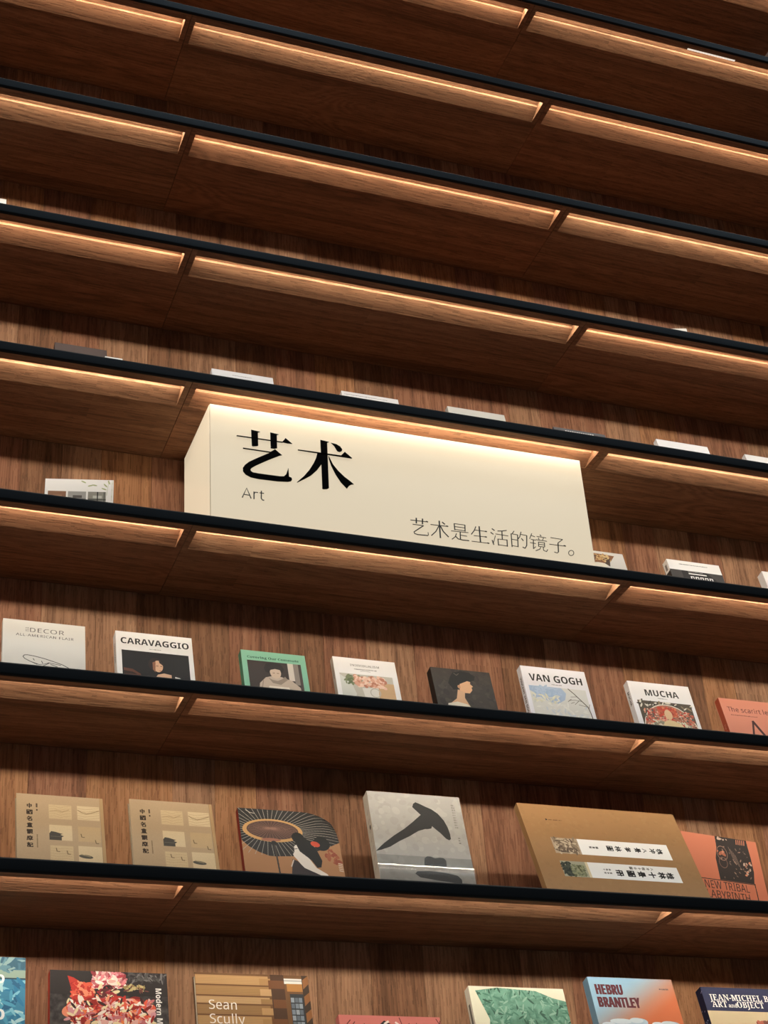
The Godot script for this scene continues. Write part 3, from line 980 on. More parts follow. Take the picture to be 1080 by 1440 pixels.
# a two-line helper for grey lines of print too small to read
func fine_print(c: Canvas, u0: float, v: float, u1: float, height: float, col: Color) -> void:
	var u := u0
	while u < u1:
		var l := c.rng.randf_range(0.008, 0.03)
		c.rect(u, v + c.rng.randf_range(0, height * 0.3), minf(u + l, u1), v + height, col)
		u += l + 0.006


func paint(key: String, c: Canvas, sw: int, cw: int) -> void:
	var black := Color.html("262524")
	var sans: Font = fonts.sans
	var bold: Font = fonts.bold
	var serif: Font = fonts.serif
	var serif_bold: Font = fonts.serif_bold
	c.rng.seed = key.hash()
	match key:
		"white_one":
			fine_print(c, 0.33, 0.085, 0.64, 0.012, Color.html("77777c"))
		"white_two":
			fine_print(c, 0.05, 0.065, 0.8, 0.012, Color.html("77767a"))
		"slate":
			for k in 13:
				c.rect(0.22 + k * 0.043, 0.055, 0.247 + k * 0.043, 0.12, Color.html("dcdcdc"))
		"catalogue":
			var green := Color.html("a9b183")
			for k in [[0.56, 0.05, 0.5], [0.66, 0.12, -0.3], [0.72, 0.11, 0.2], [0.88, 0.11, 0.9], [0.86, 0.18, 0.4], [0.93, 0.05, 1.2]]:
				c.ell(k[0], k[1], 0.04, 0.012, green, k[2])
			c.line([0.93, 0.0, 0.9, 0.3], 0.004, green)
			c.line([0.98, 0.0, 0.97, 0.4], 0.004, green)
			for k in 3:
				var u := 0.05 + k * 0.29
				c.rect(u, 0.238, u + 0.262, 0.5, [Color.html("8a6248"), Color.html("9c9a95"), Color.html("8d8b80")][k])
				c.rect(u, 0.37, u + 0.262, 0.4, [Color.html("6a4432"), Color.html("6c6a66"), Color.html("55564c")][k])
				c.rect(u + 0.07, 0.31, u + 0.2, 0.36, [Color.html("a57a58"), Color.html("57534e"), Color.html("bdbcb2")][k])
			c.rect(0.76, 0.238, 0.775, 0.44, black)
			c.rect(0.86, 0.238, 0.87, 0.44, black)
		"torn_gold":
			c.poly([0.05, 0.05, 0.75, 0.07, 0.62, 0.2, 0.3, 0.3, 0.05, 0.24], Color.html("8a5a34"))
			c.daubs(0.1, 0.07, 0.6, 0.2, 60, 0.03, [Color.html("b98b52"), Color.html("5c3a22"), Color.html("d3b27a")])
			c.ell(0.3, 0.3, 0.2, 0.07, Color.html("e9e2d2"))
			c.poly([0.44, 0.26, 0.62, 0.12, 0.56, 0.32], Color.html("4a3424"))
		"panelled":
			fine_print(c, 0.22, 0.07, 0.76, 0.018, Color.html("8c8a88"))
			c.rect(0.0, 0.215, 1.0, 1.0, Color.html("3a3634"))
			c.poly([0.22, 0.215, 0.7, 0.215, 0.84, 0.36, 0.84, 1.0, 0.22, 1.0], Color.html("1e1c1c"))
			fine_print(c, 0.34, 0.225, 0.62, 0.014, Color.html("a8a5a0"))
			c.rect(0.34, 0.262, 0.68, 0.285, Color.html("e8e6e2"))
			for k in 5:
				c.rect(0.36 + k * 0.088, 0.325, 0.426 + k * 0.088, 0.45, Color.html("e8e6e2"))
				c.rect(0.38 + k * 0.088, 0.345, 0.406 + k * 0.088, 0.45, Color.html("1e1c1c"))
			c.area(0, sw)
			c.rect(0.0, 0.24, 1.0, 1.0, Color.html("3a3634"))
			c.rect(0.3, 0.08, 0.7, 0.2, Color.html("8a8784"))
		"line_drawing":
			c.text(sans, "DECOR", 0.532, 0.158, 0.092, Color.html("6b6a68"), 0.5, 1.42, 0, 0.03)
			c.text(sans, "ALL-AMERICAN FLAIR", 0.51, 0.222, 0.052, Color.html("4b4a48"), 0.5, 1.28, 0, 0.05)
			for k in 3:
				fine_print(c, 0.275, 0.098 + k * 0.022, 0.31, 0.012, Color.html("8b8a88"))
			var ink := Color.html("3a3a38")
			c.line([0.42, 0.6, 0.33, 0.565, 0.27, 0.535, 0.25, 0.51, 0.265, 0.488, 0.3, 0.482, 0.38, 0.49, 0.5, 0.512, 0.62, 0.545, 0.72, 0.575, 0.79, 0.61, 0.83, 0.65], 0.009, ink)
			c.line([0.36, 0.575, 0.44, 0.6, 0.5, 0.59, 0.56, 0.565, 0.6, 0.57, 0.7, 0.585], 0.007, ink)
			c.line([0.42, 0.66, 0.44, 0.635, 0.5, 0.61, 0.56, 0.57], 0.007, ink)
			c.line([0.37, 0.525, 0.385, 0.55], 0.008, ink)
			c.line([0.47, 0.55, 0.485, 0.58], 0.008, ink)
			c.line([0.58, 0.585, 0.66, 0.61], 0.014, Color.html("8a8a86"))
		"dark_portrait", "sky_branch", "ornament":
			var title: String = {"dark_portrait": "CARAVAGGIO", "sky_branch": "VAN GOGH", "ornament": "MUCHA"}[key]
			var size: float = {"dark_portrait": 0.14, "sky_branch": 0.168, "ornament": 0.15}[key]
			c.text(bold, title, {"dark_portrait": 0.508, "sky_branch": 0.52, "ornament": 0.508}[key], {"dark_portrait": 0.178, "sky_branch": 0.2, "ornament": 0.2}[key], size, Color.html("2a2a2c"), 0.5, {"dark_portrait": 1.0, "sky_branch": 0.94, "ornament": 1.02}[key])
			fine_print(c, 0.43, 0.225, 0.58, 0.011, Color.html("8a8a8a"))
			if key == "dark_portrait":
				c.rect(0.073, 0.272, 0.937, 1.0, Color.html("141214"))
				c.poly([0.09, 0.53, 0.2, 0.54, 0.3, 0.6, 0.32, 0.68, 0.09, 0.72], Color.html("5a3424"))          # a plain stand-in figure
				c.poly([0.09, 0.57, 0.2, 0.58, 0.26, 0.61, 0.09, 0.62], Color.html("2c1c16"))
				c.ell(0.5, 0.45, 0.095, 0.115, Color.html("241815"))
				c.ell(0.53, 0.47, 0.062, 0.098, Color.html("d0a584"))
				c.poly([0.46, 0.42, 0.5, 0.4, 0.49, 0.56, 0.46, 0.52], Color.html("8a5c44"))
				c.poly([0.54, 0.38, 0.6, 0.42, 0.6, 0.46, 0.55, 0.42], Color.html("241815"))
				c.rect(0.505, 0.462, 0.535, 0.47, Color.html("4a3026"))
				c.rect(0.558, 0.462, 0.582, 0.47, Color.html("4a3026"))
				c.rect(0.54, 0.53, 0.572, 0.537, Color.html("9a4a3c"))
				c.poly([0.46, 0.68, 0.52, 0.59, 0.6, 0.565, 0.7, 0.58, 0.72, 0.72, 0.44, 0.72], Color.html("d2aa8c"))
				c.poly([0.74, 0.6, 0.8, 0.61, 0.88, 0.68, 0.86, 0.76, 0.74, 0.76], Color.html("dcd8d0"))
				c.rect(0.695, 0.575, 0.735, 0.75, Color.html("171415"))
			elif key == "sky_branch":
				c.rect(0.067, 0.268, 0.94, 1.0, Color.html("d2d3cd"))
				c.poly([0.067, 0.268, 0.56, 0.268, 0.62, 0.34, 0.58, 0.43, 0.45, 0.5, 0.36, 0.48, 0.25, 0.44, 0.12, 0.36, 0.067, 0.34], Color.html("a3b7cf"))
				c.daubs(0.12, 0.27, 0.54, 0.42, 60, 0.014, [Color.html("9db3cd"), Color.html("adc0d6"), Color.html("a8bcd2")], 3.0)
				c.daubs(0.09, 0.38, 0.5, 0.5, 40, 0.012, [Color.html("d6d3b4"), Color.html("dedcc8"), Color.html("c9ccc4")], 3.0)
				c.daubs(0.1, 0.5, 0.9, 0.75, 120, 0.014, [Color.html("d6d7d2"), Color.html("c4ccd2"), Color.html("dedfd8"), Color.html("d2d3cd")], 3.0)
				c.line([0.67, 0.27, 0.75, 0.34, 0.83, 0.42, 0.91, 0.5, 0.93, 0.58, 0.94, 0.66], 0.014, Color.html("5c564e"))
				for k in [[0.84, 0.43, 0.74, 0.42, 0.64, 0.43], [0.8, 0.42, 0.72, 0.48], [0.78, 0.37, 0.68, 0.38], [0.9, 0.5, 0.78, 0.48], [0.68, 0.41, 0.62, 0.45], [0.72, 0.45, 0.66, 0.47], [0.92, 0.52, 0.95, 0.46]]:
					c.line(k, 0.007, Color.html("6a645a"))
			else:
				c.rect(0.08, 0.28, 0.942, 1.0, Color.html("4f463a"))
				c.daubs(0.08, 0.29, 0.94, 0.36, 30, 0.014, [Color.html("d8d2c2"), Color.html("3c362e"), Color.html("8a7a60")], 3.0)
				c.ell(0.52, 0.72, 0.44, 0.485, Color.html("e4ddcc"))
				c.ell(0.52, 0.72, 0.425, 0.47, Color.html("a8705a"))
				c.daubs(0.14, 0.4, 0.92, 0.8, 620, 0.014, [Color.html("c9684e"), Color.html("e0a58c"), Color.html("7c4a3c"), Color.html("d8b9a0"), Color.html("5d5a50"), Color.html("c23f34"), Color.html("d9896c")], 1.3)
				c.daubs(0.24, 0.56, 0.42, 0.72, 60, 0.014, [Color.html("d9d0b8"), Color.html("8f8a76")], 1.6)
				c.daubs(0.62, 0.56, 0.84, 0.72, 60, 0.014, [Color.html("d9d0b8"), Color.html("8f8a76")], 1.6)
				c.daubs(0.38, 0.36, 0.66, 0.48, 150, 0.016, [Color.html("c25a3c"), Color.html("a8452e"), Color.html("d67a54"), Color.html("c8402c")], 1.8)
				c.ell(0.52, 0.465, 0.062, 0.088, Color.html("dcb890"))
				c.poly([0.34, 0.7, 0.42, 0.58, 0.5, 0.54, 0.58, 0.55, 0.7, 0.6, 0.76, 0.72], Color.html("dcc698"))
			c.area(0, sw)
			c.text(bold, title if key != "sky_branch" else "VINCENT VAN GOGH", 0.28, 0.14, 0.62 if key != "dark_portrait" else 0.4, Color.html("3a3836"), 0.0, 0.9, 1)
		"green_photo":
			c.text(serif_bold, "Covering Our Commute", 0.49, 0.125, 0.062, Color.html("23473a"), 0.5, 1.08)
			c.rect(0.085, 0.16, 0.912, 1.0, Color.html("352c28"))
			c.rect(0.7, 0.16, 0.79, 0.44, Color.html("cfc5b8"))
			c.rect(0.79, 0.16, 0.87, 0.5, Color.html("857b72"))
			c.rect(0.87, 0.16, 0.912, 0.6, Color.html("433a35"))
			c.poly([0.2, 0.72, 0.24, 0.52, 0.34, 0.42, 0.44, 0.39, 0.58, 0.39, 0.74, 0.44, 0.86, 0.54, 0.88, 0.72], Color.html("bcab99"))
			c.ell(0.5, 0.33, 0.085, 0.115, Color.html("c9b39d"))
			c.poly([0.33, 0.27, 0.37, 0.19, 0.48, 0.165, 0.6, 0.19, 0.64, 0.26, 0.61, 0.33, 0.57, 0.28, 0.5, 0.27, 0.43, 0.29, 0.4, 0.34, 0.35, 0.33], Color.html("1f1817"))
			c.rect(0.455, 0.335, 0.49, 0.343, Color.html("5a4438"))
			c.rect(0.52, 0.335, 0.555, 0.343, Color.html("5a4438"))
			c.poly([0.38, 0.42, 0.44, 0.45, 0.52, 0.46, 0.6, 0.42, 0.64, 0.38, 0.68, 0.43, 0.56, 0.52, 0.44, 0.5], Color.html("8f8173"))
			c.poly([0.38, 0.55, 0.68, 0.55, 0.72, 0.66, 0.34, 0.66], Color.html("ddd4c6"))
			c.line([0.3, 0.47, 0.26, 0.62], 0.012, Color.html("8f8173"))
			c.area(0, sw)
			c.rect(0, 0, 1, 1, Color.html("4f8a6e"))
		"roses":
			c.text(sans, "INDIVIDUALISM", 0.5, 0.128, 0.058, Color.html("55544f"), 0.5, 1.04, 0, 0.04)
			fine_print(c, 0.32, 0.165, 0.68, 0.012, Color.html("6d6b68"))
			fine_print(c, 0.42, 0.19, 0.58, 0.01, Color.html("8d8b88"))
			c.rect(0.076, 0.25, 0.915, 1.0, Color.html("bcb8aa"))
			c.rect(0.6, 0.36, 0.915, 1.0, Color.html("c9a67c"))
			c.poly([0.076, 0.27, 0.24, 0.38, 0.3, 0.56, 0.2, 0.75, 0.076, 0.75], Color.html("cfd1c8"))
			c.daubs(0.16, 0.28, 0.4, 0.4, 50, 0.018, [Color.html("5f6a4a"), Color.html("76805c")], 2.2)
			c.daubs(0.28, 0.28, 0.78, 0.44, 130, 0.026, [Color.html("d6a188"), Color.html("e3bba4"), Color.html("c48468"), Color.html("e9c9b2"), Color.html("b87a62")], 1.2)
			c.poly([0.4, 0.46, 0.66, 0.44, 0.64, 0.66, 0.44, 0.68], Color.html("dcdad2"))
			c.ring(0.6, 0.52, 0.085, 0.09, 0.016, Color.html("b9b4a8"))
			c.area(0, sw)
			c.rect(0, 0, 1, 1, Color.html("bcb4a8"))
			c.text(sans, "INDIVIDUALISM", 0.3, 0.08, 0.5, Color.html("4a4642"), 0.0, 0.8, 1)
		"profile":
			c.rect(0.0, 0.0, 1.0, 1.0, Color.html("35302b"))
			c.daubs(0.0, 0.0, 1.0, 0.9, 160, 0.035, [Color.html("3a342f"), Color.html("403a34"), Color.html("322d29"), Color.html("2c2825")], 1.6)
			c.poly([0.3, 0.14, 0.36, 0.06, 0.5, 0.02, 0.64, 0.04, 0.73, 0.09, 0.7, 0.16, 0.6, 0.19, 0.46, 0.24, 0.4, 0.33, 0.32, 0.34, 0.25, 0.24], Color.html("121112"))      # a plain stand-in profile
			c.poly([0.44, 0.24, 0.58, 0.18, 0.63, 0.19, 0.62, 0.225, 0.66, 0.265, 0.63, 0.28, 0.635, 0.32, 0.61, 0.35, 0.58, 0.38, 0.5, 0.38, 0.42, 0.34], Color.html("d8a981"))
			c.ell(0.42, 0.285, 0.024, 0.034, Color.html("c08e68"))
			c.poly([0.39, 0.33, 0.5, 0.37, 0.48, 0.46, 0.52, 0.55, 0.56, 0.62, 0.2, 0.64, 0.23, 0.56, 0.34, 0.48], Color.html("cfa682"))
			c.poly([0.18, 0.57, 0.34, 0.53, 0.5, 0.56, 0.58, 0.62, 0.6, 0.72, 0.14, 0.72], Color.html("d9d2c0"))
			c.line([0.38, 0.07, 0.42, 0.1, 0.46, 0.07], 0.012, Color.html("5a554e"))
			c.area(0, sw)
			c.rect(0, 0, 1, 1, Color.html("221f1d"))
		"salmon":
			c.text(sans, "The scarirt letter", 0.09, 0.225, 0.112, Color.html("5c2f2a"), 0.0, 0.98)
			fine_print(c, 0.118, 0.275, 0.53, 0.014, Color.html("8a4a3e"))
			c.line([0.345, 0.7, 0.432, 0.365], 0.03, Color.html("4a2a28"))
			c.line([0.432, 0.365, 0.6, 0.7], 0.04, Color.html("4a2a28"))
			c.area(0, sw)
			c.rect(0, 0, 1, 1, Color.html("b4583f"))
			c.text(sans, "The scarirt letter", 0.3, 0.42, 0.5, Color.html("dca38c"), 0.0, 0.9, 1)
		"tan_first", "tan_second":
			var ink := Color.html("3a3129")
			for k in 7:
				c.glyph(han(["zhong", "guo", "ming", "hua", "guan", "mo", "ji"][k]), 0.15, 0.146 + k * 0.0785, 0.066, 1.6, ink)
			c.rect(0.222, 0.115, 0.242, 0.165, Color.html("5a4c3e"))
			c.rect(0.226, 0.185, 0.242, 0.205, Color.html("4a3e34"))
			for k in 9:
				c.rect(0.226, 0.492 + k * 0.0175, 0.24, 0.505 + k * 0.0175, Color.html("76654e"))
			var pale := Color.html("c0aa86")
			var paler := Color.html("c9b592")
			c.rect(0.367, 0.116, 0.628, 0.288, pale)
			c.rect(0.694, 0.113, 0.95, 0.284, paler)
			c.rect(0.367, 0.365, 0.626, 0.547, paler)
			c.rect(0.373, 0.61, 0.63, 0.785, pale)
			c.rect(0.689, 0.6, 0.957, 0.785, paler)
			c.rect(0.694, 0.365, 0.95, 0.547, Color.html("b79e79"))
			for k in 5:
				var v := 0.14 + k * 0.03
				c.line([0.375, v, 0.43, v - 0.008, 0.5, v + 0.012, 0.55, v - 0.006, 0.62, v - 0.014], 0.004, Color.html("a8916e"))
				c.line([0.7, v, 0.78, v + 0.014, 0.86, v + 0.002, 0.945, v - 0.014], 0.004, Color.html("a58f6d"))
				c.line([0.38, v + 0.5, 0.46, v + 0.508, 0.55, v + 0.496, 0.62, v + 0.502], 0.004, Color.html("aa9370"))
			c.line([0.7, 0.165, 0.74, 0.19, 0.8, 0.205, 0.86, 0.19, 0.945, 0.16], 0.011, Color.html("8f7a5c"))
			c.line([0.38, 0.2, 0.46, 0.185, 0.52, 0.2, 0.6, 0.17], 0.008, Color.html("9a8464"))
			c.poly([0.367, 0.47, 0.39, 0.442, 0.44, 0.448, 0.49, 0.462, 0.52, 0.468, 0.49, 0.48, 0.53, 0.495, 0.505, 0.508, 0.505, 0.545, 0.367, 0.545], Color.html("4a4640"))
			c.rect(0.38, 0.5, 0.5, 0.505, Color.html("6d675c"))
			for k in [[0.725, 0.48], [0.885, 0.545], [0.44, 0.665], [0.56, 0.69]]:
				c.line([k[0], k[1] - 0.025, k[0] + 0.008, k[1] + 0.012, k[0] + 0.038, k[1] + 0.014], 0.01, Color.html("6f5e47"))
			c.ell(0.77, 0.722, 0.08, 0.026, Color.html("55524a"), 0.12)
			c.line([0.72, 0.7, 0.82, 0.72], 0.012, Color.html("8f8468"))
			c.speckle(0.05)
		"parasol":
			var night := Color.html("262524")
			c.ell(0.5, 0.26, 0.54, 0.345, night)
			c.rect(0.0, 0.0, 1.0, 0.4, night)
			for i in 52:
				var a := TAU * i / 52.0
				c.line([0.36 + 0.26 * cos(a), 0.26 + 0.13 * sin(a), 0.5 + 0.75 * cos(a), 0.26 + 0.5 * sin(a)], 0.004, Color.html("a9a49a"))
			c.poly([0.0, 0.535, 0.1, 0.565, 0.32, 0.58, 0.5, 0.565, 0.7, 0.51, 0.86, 0.44, 1.0, 0.36, 1.0, 1.0, 0.0, 1.0], Color.html("a37650"))
			c.ell(0.33, 0.262, 0.305, 0.14, Color.html("c29660"))
			c.ell(0.33, 0.257, 0.262, 0.113, Color.html("503a34"))
			for i in 40:
				var a := TAU * i / 40.0
				c.line([0.31, 0.235, 0.33 + 0.25 * cos(a), 0.257 + 0.106 * sin(a)], 0.003, Color.html("8f6a5a"))
			c.ell(0.3, 0.378, 0.1, 0.02, Color.html("9a6450"))
			c.ell(0.325, 0.42, 0.03, 0.03, Color.html("201e1d"))
			c.line([0.33, 0.44, 0.35, 0.9], 0.016, Color.html("3c3630"))
			c.ell(0.575, 0.33, 0.062, 0.062, Color.html("161616"))
			c.poly([0.54, 0.35, 0.62, 0.31, 0.7, 0.37, 0.76, 0.5, 0.79, 0.6, 0.77, 0.68, 0.73, 0.69, 0.68, 0.6, 0.58, 0.52, 0.545, 0.43], Color.html("161616"))
			c.ell(0.81, 0.39, 0.085, 0.085, Color.html("161616"), 0.3)
			c.ell(0.745, 0.4, 0.048, 0.032, Color.html("c4492f"), 0.3)
			c.poly([0.525, 0.44, 0.55, 0.42, 0.575, 0.5, 0.66, 0.58, 0.72, 0.69, 0.82, 0.76, 0.84, 0.8, 0.6, 0.8, 0.57, 0.66, 0.535, 0.6, 0.51, 0.565, 0.502, 0.54, 0.52, 0.51], Color.html("d8d0c6"))
			c.line([0.525, 0.475, 0.555, 0.468], 0.007, Color.html("3a3030"))
			c.poly([0.49, 0.6, 0.54, 0.62, 0.6, 0.7, 0.7, 0.75, 0.8, 0.8, 0.46, 0.8], Color.html("322a2c"))
			c.line([0.47, 0.69, 0.5, 0.61], 0.012, Color.html("c8bcb0"))
			c.daubs(0.84, 0.46, 0.98, 0.62, 30, 0.014, [Color.html("8a4630"), Color.html("96563a")])
			for k in 5:
				c.line([0.95, 0.62 + k * 0.022, 0.99, 0.63 + k * 0.022], 0.006, Color.html("d8cfc0"))
			c.line([0.08, 0.02, 0.12, 0.05, 0.17, 0.06], 0.005, Color.html("d0c8ba"))
			c.area(0, sw)
			c.rect(0, 0, 1, 1, Color.html("8a3428"))
		"brushwork":
			c.daubs(0.0, 0.0, 1.0, 1.0, 260, 0.03, [Color.html("a8a69f"), Color.html("a09e98"), Color.html("adaba4")], 1.2)
			var ink := Color.html("2b2b2b")
			c.poly([0.466, 0.132, 0.48, 0.1, 0.508, 0.082, 0.55, 0.095, 0.61, 0.12, 0.669, 0.141, 0.73, 0.18, 0.783, 0.245, 0.81, 0.31, 0.822, 0.376, 0.82, 0.42, 0.8, 0.433, 0.77, 0.42, 0.72, 0.37, 0.642, 0.307, 0.63, 0.33, 0.597, 0.338, 0.56, 0.34, 0.485, 0.363, 0.38, 0.42, 0.27, 0.47, 0.16, 0.53, 0.06, 0.565, 0.003, 0.578, 0.1, 0.5, 0.22, 0.42, 0.34, 0.35, 0.44, 0.28, 0.542, 0.203, 0.5, 0.165], ink)
			c.poly([0.482, 0.69, 0.5, 0.62, 0.53, 0.6, 0.57, 0.6, 0.61, 0.615, 0.66, 0.605, 0.7, 0.608, 0.724, 0.63, 0.72, 0.68, 0.711, 0.705, 0.6, 0.705], Color.html("303030"))
			c.poly([0.374, 0.767, 0.4, 0.745, 0.547, 0.736, 0.7, 0.745, 0.817, 0.765, 0.854, 0.8, 0.85, 0.84, 0.6, 0.82, 0.42, 0.8], ink)
			for k in 10:
				fine_print(c, 0.89, 0.08 + k * 0.024, 0.925, 0.016, Color.html("8b8982"))
			for k in 3:
				fine_print(c, 0.9, 0.4 + k * 0.024, 0.922, 0.012, Color.html("77756f"))
			c.area(0, sw)
			c.rect(0, 0, 1, 1, Color.html("c3bcae"))
			for k in 7:
				c.line([0.35, 0.2 + k * 0.085, 0.7, 0.17 + k * 0.085], 0.06, Color.html("8c857a"))
			c.ell(0.6, 0.33, 0.14, 0.2, Color.html("3f3c38"))
		"album":
			c.daubs(0.0, 0.0, 1.0, 1.0, 500, 0.012, [Color.html("93704b"), Color.html("98754e"), Color.html("96724c")], 1.0)
			c.poly([0.148, 0.155, 0.162, 0.165, 0.148, 0.178], black)
			fine_print(c, 0.166, 0.162, 0.25, 0.01, Color.html("6b4e32"))
			var white := Color.html("e3e2de")
			c.rect(0.137, 0.362, 0.861, 0.528, white)
			c.rect(0.14, 0.608, 0.861, 0.77, white)
			c.rect(0.137, 0.362, 0.297, 0.528, Color.html("a5937c"))
			c.rect(0.14, 0.608, 0.29, 0.77, Color.html("9a9882"))
			c.daubs(0.15, 0.375, 0.285, 0.515, 130, 0.006, [Color.html("6e5f4e"), Color.html("b6a58c"), Color.html("857560"), Color.html("5a4c40")], 3.0)
			c.daubs(0.148, 0.62, 0.2, 0.76, 110, 0.006, [Color.html("2f332d"), Color.html("454a3f"), Color.html("3a3f36")], 2.0)
			c.daubs(0.2, 0.65, 0.272, 0.76, 100, 0.006, [Color.html("6f7258"), Color.html("868868"), Color.html("55583f")], 2.0)
			c.rect(0.29, 0.608, 0.305, 0.77, Color.html("cdbf9c"))
			for k in 7:
				c.glyph(han(["tao", "chong", "ba", "jing", "can", "lin", "tu"][k]), [0.798, 0.752, 0.704, 0.659, 0.599, 0.537, 0.486][k], 0.442, 0.036 if k != 2 else 0.028, 1.5, black, 1)
			for k in 6:
				c.glyph(han(["gui", "lin", "shi", "jing", "tu", "ce"][k]), [0.798, 0.747, 0.685, 0.62, 0.555, 0.486][k], 0.703, 0.042, 1.8, black, 1)
			for k in 3:
				c.glyph(han(["guo", "hua", "ji"][k]), 0.405 - k * 0.02, 0.445, 0.014, 2.0, Color.html("55524e"), 1)
			for k in 6:
				c.glyph(han(["ba", "chong", "gui", "shi", "zhong", "tu"][k]), 0.698 - k * 0.026, 0.642, 0.018, 1.6, Color.html("6d6a64"), 1)
			for k in 3:
				c.glyph(han(["lin", "gui", "shi"][k]), 0.43 - k * 0.017, 0.675, 0.012, 2.0, Color.html("6d6a65"), 1)
				c.glyph(han(["hua", "can", "ji"][k]), 0.43 - k * 0.017, 0.71, 0.012, 2.0, Color.html("6d6a65"), 1)
		"woodcut":
			var ink := Color.html("332c2a")
			c.poly([0.447, 0.0, 0.866, 0.0, 0.87, 0.08, 0.88, 0.2, 0.88, 0.34, 0.85, 0.47, 0.4, 0.47, 0.4, 0.36, 0.4, 0.24, 0.44, 0.12], ink)
			var cut := Color.html("d98a6a")
			for k in 5:
				c.line([0.73 + k * 0.026, 0.01, 0.72 + k * 0.026, 0.06], 0.01, cut)
			c.ring(0.5, 0.18, 0.07, 0.08, 0.006, Color.html("9f7a6c"))
			c.ring(0.49, 0.28, 0.055, 0.06, 0.005, Color.html("8f6a5c"))
			for k in 5:
				c.line([0.6 + k * 0.018, 0.1 + k * 0.02, 0.64 + k * 0.018, 0.24 + k * 0.02], 0.005, Color.html("8b7468"))
			c.daubs(0.44, 0.14, 0.54, 0.2, 9, 0.014, [cut, Color.html("b36a50")])
			c.daubs(0.76, 0.22, 0.86, 0.42, 12, 0.01, [cut, Color.html("c9b0a0")])
			c.daubs(0.48, 0.015, 0.64, 0.04, 6, 0.01, [Color.html("c9b0a0")], 2.2)
			c.daubs(0.44, 0.1, 0.84, 0.45, 34, 0.006, [Color.html("7c665c"), Color.html("a08272")], 2.6)
			c.line([0.0, 0.477, 0.86, 0.477], 0.008, ink)
			c.line([0.855, 0.47, 0.86, 1.0], 0.012, ink)
			c.text(sans, "NEW TRIBAL", 0.47, 0.572, 0.115, ink, 0.5, 0.92)
			c.text(sans, "LABYRINTH", 0.47, 0.672, 0.115, ink, 0.5, 0.98)
		"waves":
			c.rect(0.0, 0.0, 1.0, 0.1, Color.html("4a7488"))
			c.rect(0.0, 0.1, 1.0, 0.16, Color.html("8fa79a"))
			c.rect(0.0, 0.16, 1.0, 0.17, Color.html("2c4450"))
			c.daubs(0.0, 0.0, 1.0, 0.1, 70, 0.02, [Color.html("5f8a98"), Color.html("3c6478"), Color.html("86a6a8")], 4.0)
			c.daubs(0.0, 0.18, 1.0, 1.0, 420, 0.016, [Color.html("2f7aa2"), Color.html("4f9cbc"), Color.html("7cbfd4"), Color.html("2a6488"), Color.html("a9d4dc")], 4.0)
			c.text(bold, "o", 0.805, 0.2, 0.165, Color.html("e8eef0"), 1.0)
			c.text(bold, "o", 0.815, 0.47, 0.2, Color.html("e8eef0"), 1.0)
		"flowers":
			c.blend(0.0, 0.0, 1.0, 1.0, Color.html("242021"), Color.html("6d6a6a"), 0.5)
			c.rect(0.0, 0.0, 1.0, 0.2, Color.html("2a2526"))
			var reds := [Color.html("b8322a"), Color.html("d65a44"), Color.html("8f2622"), Color.html("e08a6c")]
			var pale2 := [Color.html("e3d6cc"), Color.html("d9a7a0"), Color.html("c98f98"), Color.html("efe9e2"), Color.html("b96a70"), Color.html("dfd0a8")]
			c.poly([0.15, 0.045, 0.2, 0.06, 0.3, 0.12, 0.38, 0.2, 0.3, 0.26, 0.22, 0.25, 0.18, 0.15], Color.html("b4342a"))
			c.daubs(0.2, 0.1, 0.36, 0.24, 60, 0.014, reds, 2.6)
			c.ell(0.5, 0.08, 0.15, 0.085, Color.html("c9a79c"))
			c.daubs(0.37, 0.01, 0.63, 0.14, 200, 0.013, pale2 + [Color.html("a83a48"), Color.html("d9828a"), Color.html("8f3a40")], 2.4)
			c.ell(0.49, 0.15, 0.045, 0.04, Color.html("2a1c1c"))
			c.daubs(0.42, 0.14, 0.56, 0.26, 60, 0.012, [Color.html("8f2a34"), Color.html("b04a50"), Color.html("d8c8a0"), Color.html("5a2a2a")], 2.6)
			c.daubs(0.64, 0.11, 0.82, 0.16, 30, 0.008, [Color.html("8f7f4e"), Color.html("b8a878"), Color.html("6d3f36")], 4.0)
			c.daubs(0.66, 0.01, 0.98, 0.08, 60, 0.008, [Color.html("4a4848"), Color.html("6a6868"), Color.html("383536")], 4.0)
			c.daubs(0.16, 0.25, 0.84, 0.42, 80, 0.045, reds + [Color.html("d9a7a0"), Color.html("e0763c"), Color.html("c98f98"), Color.html("7a2422")], 1.3)
			c.daubs(0.15, 0.23, 0.86, 0.42, 240, 0.011, reds + pale2 + [Color.html("7a2422"), Color.html("3a2020")], 3.2)
			c.daubs(0.2, 0.42, 0.8, 0.8, 300, 0.02, reds + pale2, 2.0)
			c.text(bold, "Modern Mystic", 0.895, 0.125, 0.068, Color.html("e8e6e2"), 0.0, 1.0, 1)
			c.area(0, sw)
			c.rect(0, 0, 1, 1, Color.html("a8362a"))
		"planks":
			var woods := [Color.html("b08a5c"), Color.html("9f7a4e"), Color.html("b89468"), Color.html("937048")]
			var v := 0.02
			var k := 0
			while v < 1.0:
				var hh := 0.075 if k % 3 != 2 else 0.055
				c.rect(0.0, v, 0.64, v + hh, woods[k % 4])
				for q in 5:
					c.rect(0.0, v + hh * (0.1 + q * 0.18), 0.64, v + hh * (0.1 + q * 0.18) + 0.003, woods[k % 4].darkened(0.12))
				c.rect(0.56, v + hh * 0.25, 0.68, v + hh, woods[(k + 1) % 4])
				v += hh + 0.014
				k += 1
			c.rect(0.66, 0.0, 0.78, 1.0, Color.html("4a3222"))
			for q in 6:
				c.rect(0.64 + (q % 2) * 0.03, 0.05 + q * 0.16, 0.78, 0.12 + q * 0.16, Color.html("6b4326"))
